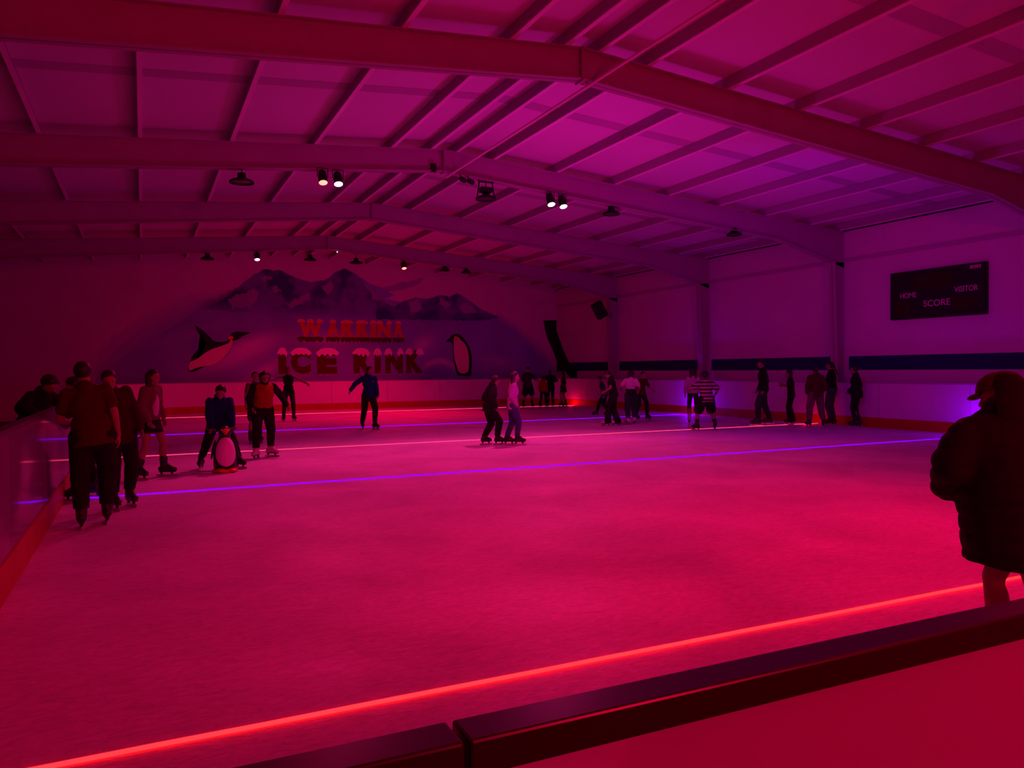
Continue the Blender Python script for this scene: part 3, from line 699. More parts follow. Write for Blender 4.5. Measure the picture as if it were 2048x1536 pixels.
def person(P, label):
    """P: dict with pose. Feet are given in world metres; yaw is the direction the chest faces (radians, world)."""
    fL = Vector((*P['L'][:2], P['L'][2] if len(P['L']) > 2 else 0)); fR = Vector((*P['R'][:2], P['R'][2] if len(P['R']) > 2 else 0))
    yaw = P['yaw']; root = (fL + fR) / 2; root.z = 0
    if 'root' in P: root = Vector((*P['root'], 0))
    t = empty('person', root, yaw - PI / 2); tag(t, label, 'person', P.get('group'))
    Rz = Matrix.Rotation(-(yaw - PI / 2), 3, 'Z')
    fl = Rz @ (fL - root); fr = Rz @ (fR - root)         # local: +Y forward, -X the person's left
    e = .085 if P.get('skates', True) else .03
    Ht = P['h'] - e; s = Ht; kid = P.get('kid', 0); fat = P.get('fat', 1.0)
    vx = P.get('vox', .013)
    if fl.x > fr.x: fl, fr = fr, fl      # keep left foot on the left
    an = [fl + Vector((0, -.03, e + .05 * s)), fr + Vector((0, -.03, e + .05 * s))]
    hw = .055 * s * fat
    lean = P.get('lean', 0.0); side = P.get('side', 0.0)
    thigh, shin = .245 * s, .235 * s
    px = (fl.x + fr.x) / 2 + P.get('px', 0); py = (fl.y + fr.y) / 2 - .25 * lean * s + P.get('py', 0)
    pz = e + .52 * s - P.get('crouch', 0)
    for _ in range(60):
        ok = all((Vector((px + sx * hw, py, pz)) - a).length < (thigh + shin) * .992 for sx, a in ((-1, an[0]), (1, an[1])))
        if ok: break
        pz -= .01
    hips = [Vector((px + sx * hw, py, pz)) for sx in (-1, 1)]
    knees = []
    for i in range(2):
        kn, _ = ik(hips[i], an[i], thigh, shin, Vector((0, 1, 0)) + Vector(((-1, 1)[i] * .15, 0, 0))); knees.append(kn)
    up = Vector((math.sin(side), math.sin(lean), 1)).normalized()
    M = Vector((px, py, pz))
    fwd = Vector((0, 1, 0)); fwd = (fwd - up * fwd.dot(up)).normalized(); rt = fwd.cross(up).normalized()
    TW = Matrix.Rotation(P.get('twist', 0), 3, up); fw2 = TW @ fwd; rt2 = TW @ rt
    def tor(a, b, c, f=fwd, r=rt): return M + r * a * s + f * b * s + up * c * s      # right, forward, up in stature units
    neck = tor(0, .0, .30, fw2, rt2)
    sh = [tor(-.098 * fat, 0, .285, fw2, rt2), tor(.098 * fat, 0, .285, fw2, rt2)]
    def frame(f, r): 
        F = Matrix((r, f, up)).transposed().to_4x4(); return F
    F1 = frame(fwd, rt); F2 = frame(fw2, rt2)
    def ell_t(bm, c, r, F):
        G = F.copy(); G.translation = c; ell(bm, (0, 0, 0), r, G)
    # head
    hs = P.get('head', .066 + .012 * kid) * s * 2        # head height ~ hs
    hy, hp = P.get('hyaw', 0), P.get('hpitch', 0)
    hup = (up + fw2 * math.sin(hp) * 1.0).normalized()
    hf = Matrix.Rotation(hy, 3, hup) @ fw2; hf = (hf - hup * hf.dot(hup)).normalized(); hr = hf.cross(hup).normalized()
    hc = neck + up * .035 * s + hup * hs * .50 + hf * .02 * s
    FH = Matrix((hr, hf, hup)).transposed().to_4x4(); FH.translation = hc
    body = bmesh.new()
    w_ = hs / 2
    ell(body, (0, -.06 * w_, .18 * w_), (.70 * w_, .88 * w_, .80 * w_), FH)            # cranium
    ell(body, (0, .18 * w_, -.35 * w_), (.56 * w_, .62 * w_, .62 * w_), FH)            # jaw
    ell(body, (0, .60 * w_, -.75 * w_), (.22 * w_, .18 * w_, .16 * w_), FH)            # chin
    cap_(body, FH @ Vector((0, .74 * w_, .10 * w_)), .07 * w_, FH @ Vector((0, .94 * w_, -.22 * w_)), .13 * w_, 8)   # nose
    ell(body, (0, .74 * w_, -.48 * w_), (.26 * w_, .10 * w_, .07 * w_), FH, 10, 6)     # lips
    ell(body, (0, .70 * w_, .20 * w_), (.48 * w_, .12 * w_, .09 * w_), FH, 10, 6)      # brow
    for sx in (-1, 1):
        ell(body, (sx * .70 * w_, -.05 * w_, -.02 * w_), (.07 * w_, .16 * w_, .22 * w_), FH, 8, 6)     # ears
    cap_(body, neck - up * .03 * s, .037 * s, hc - hup * hs * .25 - hf * .1 * w_, .033 * s)
    # torso and limbs of the body
    def torso(bm, g, hem=None):
        ell_t(bm, tor(0, 0, .0), ((.088 * fat) * s + g, .064 * fat * s + g, .075 * s + g), F1)
        ell_t(bm, tor(0, .0, .085), ((.078 * fat) * s + g, .056 * fat * s + g, .09 * s), F1)
        ell_t(bm, tor(0, .004, .20, fw2, rt2), (.092 * fat * s + g, .062 * s + g, .105 * s + g * .5), F2)
        cap_(bm, sh[0] + rt2 * .016 * s - up * (.010 * s + g * .5), .034 * s + g * .5, sh[1] - rt2 * .016 * s - up * (.010 * s + g * .5), .034 * s + g * .5)
        cap_(bm, sh[0] + rt2 * .02 * s - up * .01 * s, .030 * s + g * .3, neck + up * .0, .030 * s + g * .3); cap_(bm, sh[1] - rt2 * .02 * s - up * .01 * s, .030 * s + g * .3, neck + up * .0, .030 * s + g * .3)
    torso(body, 0)
    ua, fa = .165 * s, .145 * s
    arms = []
    for i, key in ((0, 'HL'), (1, 'HR')):
        sx = (-1, 1)[i]
        tgt = P.get(key, (.05, .03, -.30))       # right(outwards), forward, up from the shoulder, stature units
        hd = sh[i] + rt2 * sx * tgt[0] * s + fw2 * tgt[1] * s + up * tgt[2] * s
        el, hd = ik(sh[i], hd, ua, fa, -fw2 * 1.0 + rt2 * sx * .5 - up * .2)
        arms.append((sh[i], el, hd))
        cap_(body, sh[i], .030 * s, el, .024 * s); cap_(body, el, .024 * s, hd, .017 * s)
    for i in range(2):
        cap_(body, hips[i], .052 * s * fat, knees[i], .036 * s); cap_(body, knees[i], .035 * s, an[i], .022 * s)
        ell_t(body, knees[i] * .62 + an[i] * .38 - fwd * .012 * s, (.034 * s, .036 * s, .075 * s), Matrix((rt, fwd, (knees[i] - an[i]).normalized())).transposed().to_4x4())
        if not P.get('skates', True): ell(body, (fl if i == 0 else fr) + Vector((0, .03, e + .035 * s)), (.035 * s, .085 * s, .03 * s))
    hands = bmesh.new(); k_ = s / 1.7 * 1.0
    for i in range(2):
        sx = (-1, 1)[i]; d = (arms[i][2] - arms[i][1]).normalized()
        hand(hands, arms[i][2] - d * .01, d, fw2 * .2 - rt2 * sx if P.get('palm', 'in') == 'in' else -up, k_, 1 if i == 0 else -1, P.get('curl', .35))
    skin = P.get('skin', SKIN)
    fuse('body', body, skin, t, vx * .85, 1, extra=hands)
    # eyes
    if P.get('eyes', True):
        for sx in (-1, 1):
            bm = bmesh.new(); ell(bm, (sx * .28 * w_, .76 * w_, .06 * w_), (.09 * w_, .05 * w_, .055 * w_), FH, 8, 6)
            obj('eye', bm, M_dark, t, True)
    # hair
    hr_ = P.get('hair', 'short'); hm = HAIR[P.get('haircol', 'brown')]
    bm = bmesh.new()
    if hr_ in ('short', 'long', 'tail', 'curly'):
        g = 1.10 if hr_ != 'curly' else 1.22
        ell(bm, (0, -.12 * w_, .26 * w_), (.72 * w_ * g, .88 * w_ * g, .80 * w_ * g), FH, 20, 14)
        pc = FH @ Vector((0, .40 * w_, .42 * w_)); nn = (FH.to_3x3() @ Vector((0, .80, -.60))).normalized()
        g_ = bmesh.ops.bisect_plane(bm, geom=bm.verts[:] + bm.edges[:] + bm.faces[:], plane_co=pc, plane_no=nn, clear_outer=True)
        bmesh.ops.holes_fill(bm, edges=[e_ for e_ in g_['geom_cut'] if isinstance(e_, bmesh.types.BMEdge)], sides=0)
        if hr_ == 'long':
            L = P.get('hairlen', .16) * s
            for a in (-.5, 0, .5):
                p0 = FH @ Vector((a * w_ * 1.1, -.42 * w_, .2 * w_)); p1 = p0 - Vector((0, 0, L + .5 * w_)) - hf * .1 * w_
                cap_(bm, p0, .50 * w_, p1, .38 * w_)
        if hr_ == 'tail':
            p0 = FH @ Vector((0, -.95 * w_, .2 * w_)); cap_(bm, p0, .22 * w_, p0 - Vector((0, 0, .16 * s)) - hf * .05 * s, .12 * w_)
        fuse('hair', bm, hm, t, vx * .75, 1, wrinkle=.004 if hr_ != 'curly' else .012)
    if P.get('cap'):
        bm = bmesh.new()
        ell(bm, (0, -.08 * w_, .26 * w_), (.80 * w_, .98 * w_, .84 * w_), FH, 20, 14)
        pc = FH @ Vector((0, 0, .30 * w_)); nn = -(FH.to_3x3() @ Vector((0, 0, 1)))
        bmesh.ops.bisect_plane(bm, geom=bm.verts[:] + bm.edges[:] + bm.faces[:], plane_co=pc, plane_no=nn, clear_outer=True)
        ell(bm, (0, 1.15 * w_, .34 * w_), (.52 * w_, .55 * w_, .05 * w_), FH, 14, 6)
        obj('cap', bm, P['cap'], t, True)
    # skates
    if P.get('skates', True):
        bmat = P.get('boot', M_bootb)
        for i in range(2):
            f = (fl, fr)[i]; toe = P.get('toe', 0.0) * (-1, 1)[i]
            FM = Matrix.Translation(f) @ Matrix.Rotation(-toe, 4, 'Z')
            if 'tilt' in P and P['tilt'][i]: FM = FM @ Matrix.Rotation(P['tilt'][i], 4, 'X')
            ks = s / 1.55
            sk = empty('ice_skate'); sk.parent = t; sk.matrix_local = FM
            bm = bmesh.new()
            IM = FM.inverted()
            ank = IM @ an[i]; knl = IM @ knees[i]; shaft = ank + (knl - ank).normalized() * .11 * ks
            cap_(bm, ank, .050 * ks, shaft, .060 * ks)
            cap_(bm, (0, -.045 * ks, .112), .046 * ks, ank, .052 * ks)
            ell(bm, (0, -.05 * ks, .110), (.046 * ks, .060 * ks, .048)); cap_(bm, (0, -.04 * ks, .118), .046 * ks, (0, .09 * ks, .108), .038 * ks)
            ell(bm, (0, .11 * ks, .104), (.044 * ks, .060 * ks, .036)); cap_(bm, ank + Vector((0, .02 * ks, .02)), .040 * ks, (0, .08 * ks, .118), .036 * ks)
            fuse('boot', bm, bmat, sk, .009, 1)
            bm = bmesh.new()
            box(bm, -.026 * ks, -.085 * ks, .066, .026 * ks, .145 * ks, .080)
            for y in (-.06, .09): tube(bm, (0, y * ks, .075), .024 * ks, (0, y * ks, .030), .012, 8)
            obj('sole', bm, bmat if bmat is not M_bootw else M_bootb, sk)
            bm = bmesh.new(); prism(bm, [(-.002, -.13 * ks, .006), (-.002, -.12 * ks, 0.001), (-.002, .15 * ks, .001), (-.002, .18 * ks, .014), (-.002, .17 * ks, .036), (-.002, -.13 * ks, .036)], (.004, 0, 0)); obj('blade', bm, M_bladem, sk)
    # trousers
    leg = P.get('leg', 'long'); lm = P.get('legm')
    gl = P.get('baggy', .012)
    if leg in ('long', 'flared', 'shorts'):
        bm = bmesh.new(); g = gl
        ell_t(bm, tor(0, 0, .0), ((.088 * fat) * s + g, .064 * fat * s + g, .075 * s + g), F1); ell_t(bm, tor(0, 0, .055), (.080 * fat * s + g, .058 * fat * s + g, .05 * s), F1)
        cuts = []
        for i in range(2):
            if leg == 'shorts':
                kk = hips[i].lerp(knees[i], .82); cap_(bm, hips[i], .054 * s * fat + g, kk, .050 * s + g * 1.6)
            else:
                cap_(bm, hips[i], .054 * s * fat + g, knees[i], .040 * s + g)
                end = knees[i].lerp(an[i], .93 if leg == 'long' else 1.08)
                cap_(bm, knees[i], .040 * s + g, end, (.030 if leg == 'long' else .052) * s + g * .8)
        if leg == 'long': cuts.append((Vector((0, 0, e + .075 * s)), Vector((0, 0, -1))) if P.get('footlift') is None else (Vector((0, 0, e + .02)), Vector((0, 0, -1))))
        if leg == 'flared': cuts.append((Vector((0, 0, e + .0)), Vector((0, 0, -1))))
        fuse('shorts' if leg == 'shorts' else 'trousers', bm, lm, t, vx, 2, cuts=cuts, wrinkle=.006, seed=P['h'] * 37)
    if leg == 'skirt':
        bm = bmesh.new(); prof = []
        for j in range(7):
            u = j / 6; z = pz + .06 * s - u * .19 * s; r_ = (.080 + .055 * u ** .8) * s
            prof.append((r_, z))
        rings = []
        for r_, z in prof:
            ring = []
            for q in range(36):
                a = 2 * PI * q / 36; rr = r_ * (1 + .06 * math.cos(a * 12) * (pz - z + .05) / .3)
                ring.append(bm.verts.new((px + rr * math.cos(a), py + rr * .78 * math.sin(a), z)))
            rings.append(ring)
        for A, B in zip(rings, rings[1:]):
            for q in range(36): bm.faces.new((A[q], A[(q + 1) % 36], B[(q + 1) % 36], B[q]))
        bm.faces.new(rings[0])
        o = obj('skirt', bm, lm, t, True); so = o.modifiers.new('thick', 'SOLIDIFY'); so.thickness = .008
    # top
    tm = P.get('topm'); slv = P.get('sleeve', 1.0); g = P.get('loose', .013)
    bm = bmesh.new(); torso(bm, g)
    hem = P.get('hem', -.05)       # above the hip joint, stature units
    gh = max(g, gl + .010)
    if hem < .06:
        ell_t(bm, tor(0, 0, .01), (.092 * fat * s + gh, .068 * fat * s + gh, .085 * s + gh), F1)
        ell_t(bm, tor(0, 0, .075), (.086 * fat * s + gh * .9, .062 * fat * s + gh * .9, .09 * s), F1)
    if hem < -.02:
        ell_t(bm, tor(0, 0, hem * .7), (.094 * fat * s + gh, .070 * fat * s + gh, .085 * s), F1)
        if hem < -.1: ell_t(bm, tor(0, 0, hem * .9), (.096 * fat * s + g * 1.4, .074 * fat * s + g * 1.4, .09 * s), F1)
    for a, el, hd in arms:
        if slv > 0:
            u = min(1, slv * 2); cap_(bm, a - up * g * .4, .031 * s + g * .7, a.lerp(el, u), .027 * s + g * .85)
            if slv > .5: cap_(bm, el, .027 * s + g * .85, el.lerp(hd, min(1, (slv - .5) * 2) * .98), .020 * s + g * .7)
    cap_(bm, neck - up * .01 * s, .046 * s + g * .6, neck + up * P.get('collar', .012) * s, .040 * s + g * .6)
    if P.get('hood'):
        ell_t(bm, neck - fw2 * .045 * s + up * .02 * s, (.062 * s, .045 * s, .045 * s), F2)
    if tm is not None: fuse(P.get('topname', 'shirt'), bm, tm, t, vx, 2, cuts=[(tor(0, 0, hem), -up)], wrinkle=.006, seed=P['h'] * 91)
    info = dict(t=t, tor=tor, F1=F1, F2=F2, FH=FH, w=w_, s=s, arms=arms, up=up, fw2=fw2, rt2=rt2, neck=neck, hips=hips, hc=hc)
    return info

def face(pos, a):
    """world yaw for somebody at pos; a in degrees as seen from the spectator: 0 towards, 90 to the right, 180 away, 270 to the left"""
    to = math.atan2(-pos[1], -pos[0]); return to + math.radians(a)

BLACK = cloth('black', (.012, .011, .012)); CHAR = cloth('charcoal', (.03, .028, .035)); MAROON = cloth('maroon', (.055, .008, .009)); NAVY = cloth('blue', (.006, .010, .10))
REDC = cloth('orange_red', (.26, .03, .010)); PINKC = cloth('pink', (.42, .25, .40)); JEANP = cloth('violet_jeans', (.06, .05, .22)); WHITEC = cloth('white', (.5, .48, .5)); BURG = cloth('burgundy', (.07, .01, .015))
ROSE = cloth('rose', (.13, .04, .06)); DJEAN = cloth('dark_jeans', (.02, .02, .045)); BROWN = cloth('brown', (.035, .010, .010)); DPUR = cloth('dark_purple', (.05, .02, .08)); GREYP = cloth('plum_grey', (.14, .06, .08))
def stripes():
    m = bpy.data.materials.new('cloth_stripes'); m.use_nodes = True; nt = m.node_tree; b = nt.nodes['Principled BSDF']; b.inputs['Roughness'].default_value = .85
    tc = nt.nodes.new('ShaderNodeTexCoord'); sp_ = nt.nodes.new('ShaderNodeSeparateXYZ'); nt.links.new(tc.outputs['Object'], sp_.inputs[0])
    a = nt.nodes.new('ShaderNodeMath'); a.operation = 'MULTIPLY'; a.inputs[1].default_value = 1 / .085; nt.links.new(sp_.outputs['Z'], a.inputs[0])
    f = nt.nodes.new('ShaderNodeMath'); f.operation = 'FRACT'; nt.links.new(a.outputs[0], f.inputs[0])
    g = nt.nodes.new('ShaderNodeMath'); g.operation = 'LESS_THAN'; g.inputs[1].default_value = .33; nt.links.new(f.outputs[0], g.inputs[0])
    mx = nt.nodes.new('ShaderNodeMix'); mx.data_type = 'RGBA'; mx.inputs[6].default_value = (.05, .015, .02, 1); mx.inputs[7].default_value = (.5, .47, .44, 1)
    nt.links.new(g.outputs[0], mx.inputs[0]); nt.links.new(mx.outputs[2], b.inputs['Base Color']); return m
STRIPE = stripes()

def at_feet(L, R, a): return dict(L=L, R=R, yaw=face(((L[0] + R[0]) / 2, (L[1] + R[1]) / 2), a))

# --- left-hand group at the clear boards
p = person(dict(**at_feet((-.55, 8.52), (-.34, 8.74), 178), h=1.655, lean=.12, side=-.13, crouch=.02, hair='short', haircol='black', eyes=False, topm=MAROON, sleeve=.32, loose=.024, hem=-.06, fat=1.10,
                legm=BLACK, baggy=.028, HL=(.01, .17, -.17), HR=(.03, .02, -.30), vox=.011), 'big dark-haired person in maroon T-shirt and black trousers, seen from behind at left')
person(dict(**at_feet((-.72, 10.35), (-.56, 10.55), 255), h=1.53, lean=.42, hair='short', haircol='black', topm=BROWN, sleeve=1, legm=BLACK, boot=M_bootg, HL=(.12, .22, -.12), HR=(.1, .2, -.14), kid=.3, eyes=False),
       'dark-haired skater half hidden behind the big person, one blue-lit skate showing')
person(dict(**at_feet((-.30, 9.50), (-.14, 9.70), 20), h=1.575, lean=.12, side=.24, hair='short', haircol='brown', topm=BROWN, sleeve=1, loose=.03, hem=-.09, legm=BLACK, baggy=.02, HL=(.03, .05, -.29), HR=(.04, .04, -.29), hyaw=-.3, hpitch=.2),
       'skater in a dark maroon hoodie and black trousers, just right of the big person')
person(dict(L=(-1.20, 12.2), R=(-1.18, 11.9), yaw=math.radians(-35), h=1.62, skates=False, lean=.48, py=-.05, crouch=.02, hair='curly', haircol='black', topm=BLACK, sleeve=.9, loose=.05, hem=-.05, legm=CHAR, HL=(.10, .20, -.08), HR=(.10, .20, -.08), hpitch=.3, eyes=True, kid=.5),
       'curly-haired boy in a black jacket leaning on the clear left boards')
# girl with long hair and short skirt
pp = person(dict(**at_feet((-.05, 12.0), (.28, 12.22), 55), h=1.57, lean=.10, side=.05, hair='long', haircol='black', hairlen=.15, topm=ROSE, sleeve=1, loose=.03, hem=.0, leg='skirt', legm=BLACK, HL=(.05, .04, -.29), HR=(.04, .08, -.28), topname='cardigan', toe=.3),
            'long-haired girl in a rose cardigan and short black skirt, bare legs')
bm = bmesh.new(); T_ = pp['tor']; G = pp['F1'].copy(); G.translation = T_(.015, .055, .13); ell(bm, (0, 0, 0), (.040 * 1.5, .040 * 1.5, .13 * 1.5), G, 16, 10); obj('shirt', bm, WHITEC, pp['t'], True)
# child in blue with penguin aid
person(dict(**at_feet((.80, 12.9), (1.34, 12.66), 12), h=1.385, lean=.28, crouch=.03, hair='short', haircol='black', topm=NAVY, sleeve=1, loose=.042, fat=1.12, hem=-.05, legm=BLACK, baggy=.018, HL=(.0, .20, -.26), HR=(.02, .18, -.26), hpitch=.35, hyaw=-.2, kid=1, toe=.5, topname='hoodie', hood=True, collar=.03, palm='down'),
       'child in a blue hoodie leaning over the penguin skating aid')
# woman in orange-red
pw = person(dict(**at_feet((1.74, 13.86), (2.02, 14.12), 15), h=1.555, lean=.12, side=-.03, hair='long', haircol='brown', hairlen=.03, topm=BLACK, sleeve=1, loose=.028, hem=-.02, legm=BLACK, baggy=.02, boot=M_bootw, HL=(.16, .05, -.22), HR=(.05, .13, -.24), hpitch=.25, toe=.7, fat=1.1),
            'woman with black sleeves under a red-orange vest, white skates, right of the child in blue')
bm = bmesh.new(); T_ = pw['tor']; s_ = pw['s']
for c, r_ in (((0, .004, .20), (.124, .098, .115)), ((0, .01, .09), (.116, .094, .13)), ((-.045, .0, .275), (.075, .068, .045)), ((.045, .0, .275), (.075, .068, .045))):
    G = pw['F2'].copy(); G.translation = T_(*c); ell(bm, (0, 0, 0), tuple(v * s_ for v in r_), G)
fuse('vest', bm, REDC, pw['t'], .013, 2, cuts=[(T_(0, 0, .03), -pw['up'])], wrinkle=.006)
person(dict(**at_feet((2.02, 16.9), (2.22, 17.05), 20), h=1.50, hair='short', haircol='light', topm=ROSE, leg='shorts', legm=CHAR, sleeve=.3, kid=.3, tilt=(.0, 0)), 'bare-legged skater almost hidden behind the woman in the red-orange vest')
# girl with arms out far back
person(dict(**at_feet((3.80, 23.92), (4.12, 24.05), 5), h=1.66, hair='tail', haircol='light', topm=BLACK, sleeve=0, legm=CHAR, baggy=.006, loose=.008, HL=(.24, .08, -.14), HR=(.24, .06, -.04), toe=.3, vox=.015), 'girl in a black vest with both bare arms held out, before the mural')
# woman in blue
pb = person(dict(**at_feet((5.08, 19.62), (5.34, 19.36), 22), h=1.645, side=-.02, hair='short', haircol='brown', topm=NAVY, sleeve=1, loose=.028, hem=-.03, legm=BLACK, baggy=.018, HL=(.03, .06, -.28), HR=(.22, .02, -.20), toe=.3, hyaw=.4, topname='hoodie', hood=True, vox=.013), 'woman in a blue hoodie and black trousers gliding alone below the word RINK')
bm = bmesh.new(); G = pb['F2'].copy(); G.translation = pb['tor'](-.05, .072, .225); ell(bm, (0, 0, 0), (.018, .006, .018), G, 8, 6); obj('logo', bm, WHITEC, pb['t'], True)
# couple in the middle
person(dict(**at_feet((6.16, 14.22), (6.40, 14.10), 110), h=1.455, lean=.16, crouch=.05, hair='short', haircol='brown', topm=BLACK, sleeve=1, loose=.035, hem=-.06, legm=BLACK, baggy=.022, HL=(.03, .06, -.26), HR=(.04, .05, -.26), kid=.5, topname='jacket', hpitch=.3, collar=.03), 'skater in a black jacket and black trousers, left one of the couple at centre')
person(dict(**at_feet((6.56, 13.99), (6.72, 13.84), 95), h=1.475, lean=.05, hair='long', haircol='brown', hairlen=.09, topm=PINKC, sleeve=1, loose=.022, hem=-.06, legm=JEANP, baggy=.012, HL=(.02, .05, -.27), HR=(.03, .05, -.27), kid=.4, topname='jumper'), 'girl in a pink jumper and violet jeans, right one of the couple at centre')
# far right-of-mural group
person(dict(**at_feet((13.50, 27.35), (13.85, 27.25), 20), h=1.62, cap=BLACK, hair='short', topm=CHAR, sleeve=.5, leg='shorts', legm=BLACK, baggy=.03, loose=.03, HL=(.10, .18, -.16), vox=.016), 'capped skater in dark clothes, leftmost of the group by the far right corner')
person(dict(**at_feet((14.18, 27.22), (14.36, 27.06), 150), h=1.24, hair='short', haircol='black', topm=REDC, legm=BLACK, loose=.03, kid=1, vox=.016), 'small child in an orange top among the group by the far corner')
person(dict(**at_feet((14.62, 27.40), (14.78, 27.28), 200), h=1.50, hair='short', haircol='black', topm=BLACK, legm=BLACK, loose=.03, vox=.016, lean=.15, HL=(.1, .2, -.12), HR=(.1, .2, -.12)), 'skater in black bending beside the small child in orange')
person(dict(**at_feet((15.02, 27.0), (15.14, 26.92), 250), h=1.42, hair='long', haircol='brown', topm=BROWN, leg='skirt', legm=BLACK, boot=M_bootb, kid=.4, vox=.016), 'rightmost of the group by the far corner, short dark skirt and bare legs')
# group left of the second column
person(dict(**at_feet((10.92, 17.22), (11.14, 17.10), 262), h=1.53, lean=.16, hair='short', haircol='brown', topm=BLACK, sleeve=.3, loose=.018, hem=-.02, leg='flared', legm=BLACK, baggy=.02, boot=M_bootw, HL=(.04, .14, -.20), HR=(.04, .15, -.20), hpitch=.7, eyes=False), 'skater in a black T-shirt and wide black trousers looking down to the left')
person(dict(**at_feet((12.98, 21.1), (13.30, 20.9), 262), h=1.36, hair='short', haircol='brown', topm=CHAR, legm=BLACK, lean=.3, vox=.016, kid=.3), 'skater hidden behind the one in the black T-shirt, a black skate showing at left')
pm = person(dict(**at_feet((11.75, 17.48), (12.08, 17.66), 190), h=1.49, hair='long', haircol='black', hairlen=.03, topm=WHITEC, sleeve=.35, loose=.025, hem=.10, legm=DJEAN, baggy=.024, boot=M_bootw, HL=(.08, .10, -.18), HR=(.05, .06, -.25), eyes=False, toe=.4), 'skater in a white print shirt with a dark jacket tied at the waist, white skates')
bm = bmesh.new(); s_ = pm['s']
for c, r_ in (((0, 0, .09), (.108, .085, .05)), ((0, -.0, .02), (.112, .09, .09))):
    G = pm['F1'].copy(); G.translation = pm['tor'](*c); ell(bm, (0, 0, 0), tuple(v * s_ for v in r_), G)
fuse('tied_jacket', bm, BLACK, pm['t'], .013, 2, wrinkle=.008)
person(dict(**at_feet((12.98, 18.86), (13.30, 18.75), 40), h=1.44, hair='short', haircol='brown', topm=MAROON, sleeve=.5, legm=BLACK, lean=.12, HL=(.12, .12, -.2)), 'maroon-clad skater partly hidden behind the white print shirt')
# striped boy and girl beside him
person(dict(**at_feet((13.52, 17.12), (13.72, 17.05), 190), h=1.50, hair='long', haircol='brown', hairlen=.10, topm=PINKC, sleeve=1, loose=.025, hem=-.0, legm=DJEAN, baggy=.004, boot=M_bootw, kid=.3, eyes=False), 'long-haired girl in a pale pink top and dark leggings left of the striped shirt')
person(dict(**at_feet((12.03, 14.96), (12.50, 14.86), 205), h=1.465, lean=.14, crouch=.04, hair='short', haircol='black', topm=STRIPE, sleeve=.4, loose=.045, hem=-.06, leg='shorts', legm=BLACK, baggy=.035, HL=(.14, .14, -.12), HR=(.1, .08, -.2), kid=.7, eyes=False, fat=1.1, toe=.5), 'boy in a horizontally striped T-shirt and black shorts, seen from behind')
# right-hand group by the wall
person(dict(**at_feet((14.36, 15.42), (14.98, 15.66), 280), h=1.79, lean=.03, cap=BLACK, hair='short', haircol='brown', topm=BLACK, sleeve=1, loose=.022, hem=-.02, legm=CHAR, baggy=.02, HL=(.04, .03, -.29), HR=(.02, .06, -.28)), 'tall man in a black hoodie striding left, feet apart')
person(dict(**at_feet((15.30, 15.24), (15.46, 15.34), 275), h=1.44, lean=.06, hair='long', haircol='brown', hairlen=.05, topm=BLACK, sleeve=.6, loose=.02, hem=.08, leg='flared', legm=BLACK, baggy=.018, HL=(.06, .16, -.06), HR=(.06, .14, -.10), kid=.3), 'girl in a cropped black top and wide trousers right of the tall man')
person(dict(**at_feet((15.12, 14.42), (15.52, 14.34), 200), h=1.56, hair='short', haircol='brown', topm=BURG, sleeve=1, loose=.038, hem=-.06, legm=GREYP, baggy=.03, HL=(.03, .05, -.26), HR=(.03, .06, -.26), topname='hoodie', hood=True, eyes=False, toe=.2), 'skater in a burgundy hoodie and plum baggy trousers seen from behind')
person(dict(**at_feet((16.0, 14.55), (16.14, 14.60), 265), h=1.66, lean=.02, hair='tail', haircol='black', topm=BLACK, sleeve=1, loose=.03, hem=.0, legm=DPUR, baggy=.03, HL=(.03, .16, -.12), HR=(.03, .16, -.14)), 'skater with arms folded forward in a black top and purple trousers')
person(dict(**at_feet((15.98, 13.78), (16.12, 13.80), 262), h=1.55, lean=.05, hair='short', haircol='brown', topm=BLACK, sleeve=1, loose=.04, hem=-.08, legm=BLACK, baggy=.012, HL=(.03, .10, -.24), HR=(.03, .08, -.25), topname='jacket', kid=.3), 'rightmost skater of the wall group, black jacket, grey-banded boots')

# foreground figure with cap, hood and long puffer coat -------------------------------------
vr = Vector((.902, -.43, 0)); vf = Vector((.43, .902, 0)); FO = Vector((3.67, 2.37, 0))
def fp(a, b, z): return FO + vr * a + vf * b + Vector((0, 0, z))
la = fp(-.005, 0, 0); lb = fp(.30, .06, 0)
ff = person(dict(L=(la.x, la.y), R=(lb.x, lb.y), yaw=face((3.67, 2.37), 238), h=1.505, lean=.21, hair='none', topm=None, leg='none', HL=(-.01, .03, -.29), HR=(-.01, .03, -.29), vox=.010, hyaw=.5, hpitch=.22, fat=1.0, head=.068),
            'close-up figure in a cap, dark hood and long black coat at the right edge')
tf = ff['t']; TI = (Matrix.Translation(tf.location) @ Matrix.Rotation(tf.rotation_euler[2], 4, 'Z')).inverted()
def lp(a, b, z): return TI @ fp(a, b, z)
bm = bmesh.new(); w_ = ff['w']; FH = ff['FH']
VM = TI.to_3x3() @ Matrix((vr, vf, Vector((0, 0, 1)))).transposed()
def ev(c, r):
    G = VM.to_4x4(); G.translation = lp(*c); ell(bm, (0, 0, 0), r, G, 20, 14)
ev((.06, .02, 1.10), (.245, .17, .20)); cap_(bm, lp(-.08, .02, 1.17), .088, lp(.24, .0, 1.18), .088, 16)
cap_(bm, lp(-.05, .0, 1.17), .080, lp(.05, .0, 1.27), .070, 16); cap_(bm, lp(.22, .0, 1.19), .085, lp(.05, .01, 1.29), .075, 16)
cap_(bm, lp(-.13, .0, 1.145), .088, lp(-.195, -.01, 1.03), .088, 16); cap_(bm, lp(-.195, -.01, 1.03), .086, lp(-.13, .15, .90), .070, 16)
cap_(bm, lp(.25, .0, 1.17), .092, lp(.33, -.05, 1.00), .09, 16); cap_(bm, lp(.33, -.05, 1.0), .088, lp(.26, .12, .86), .07, 16)
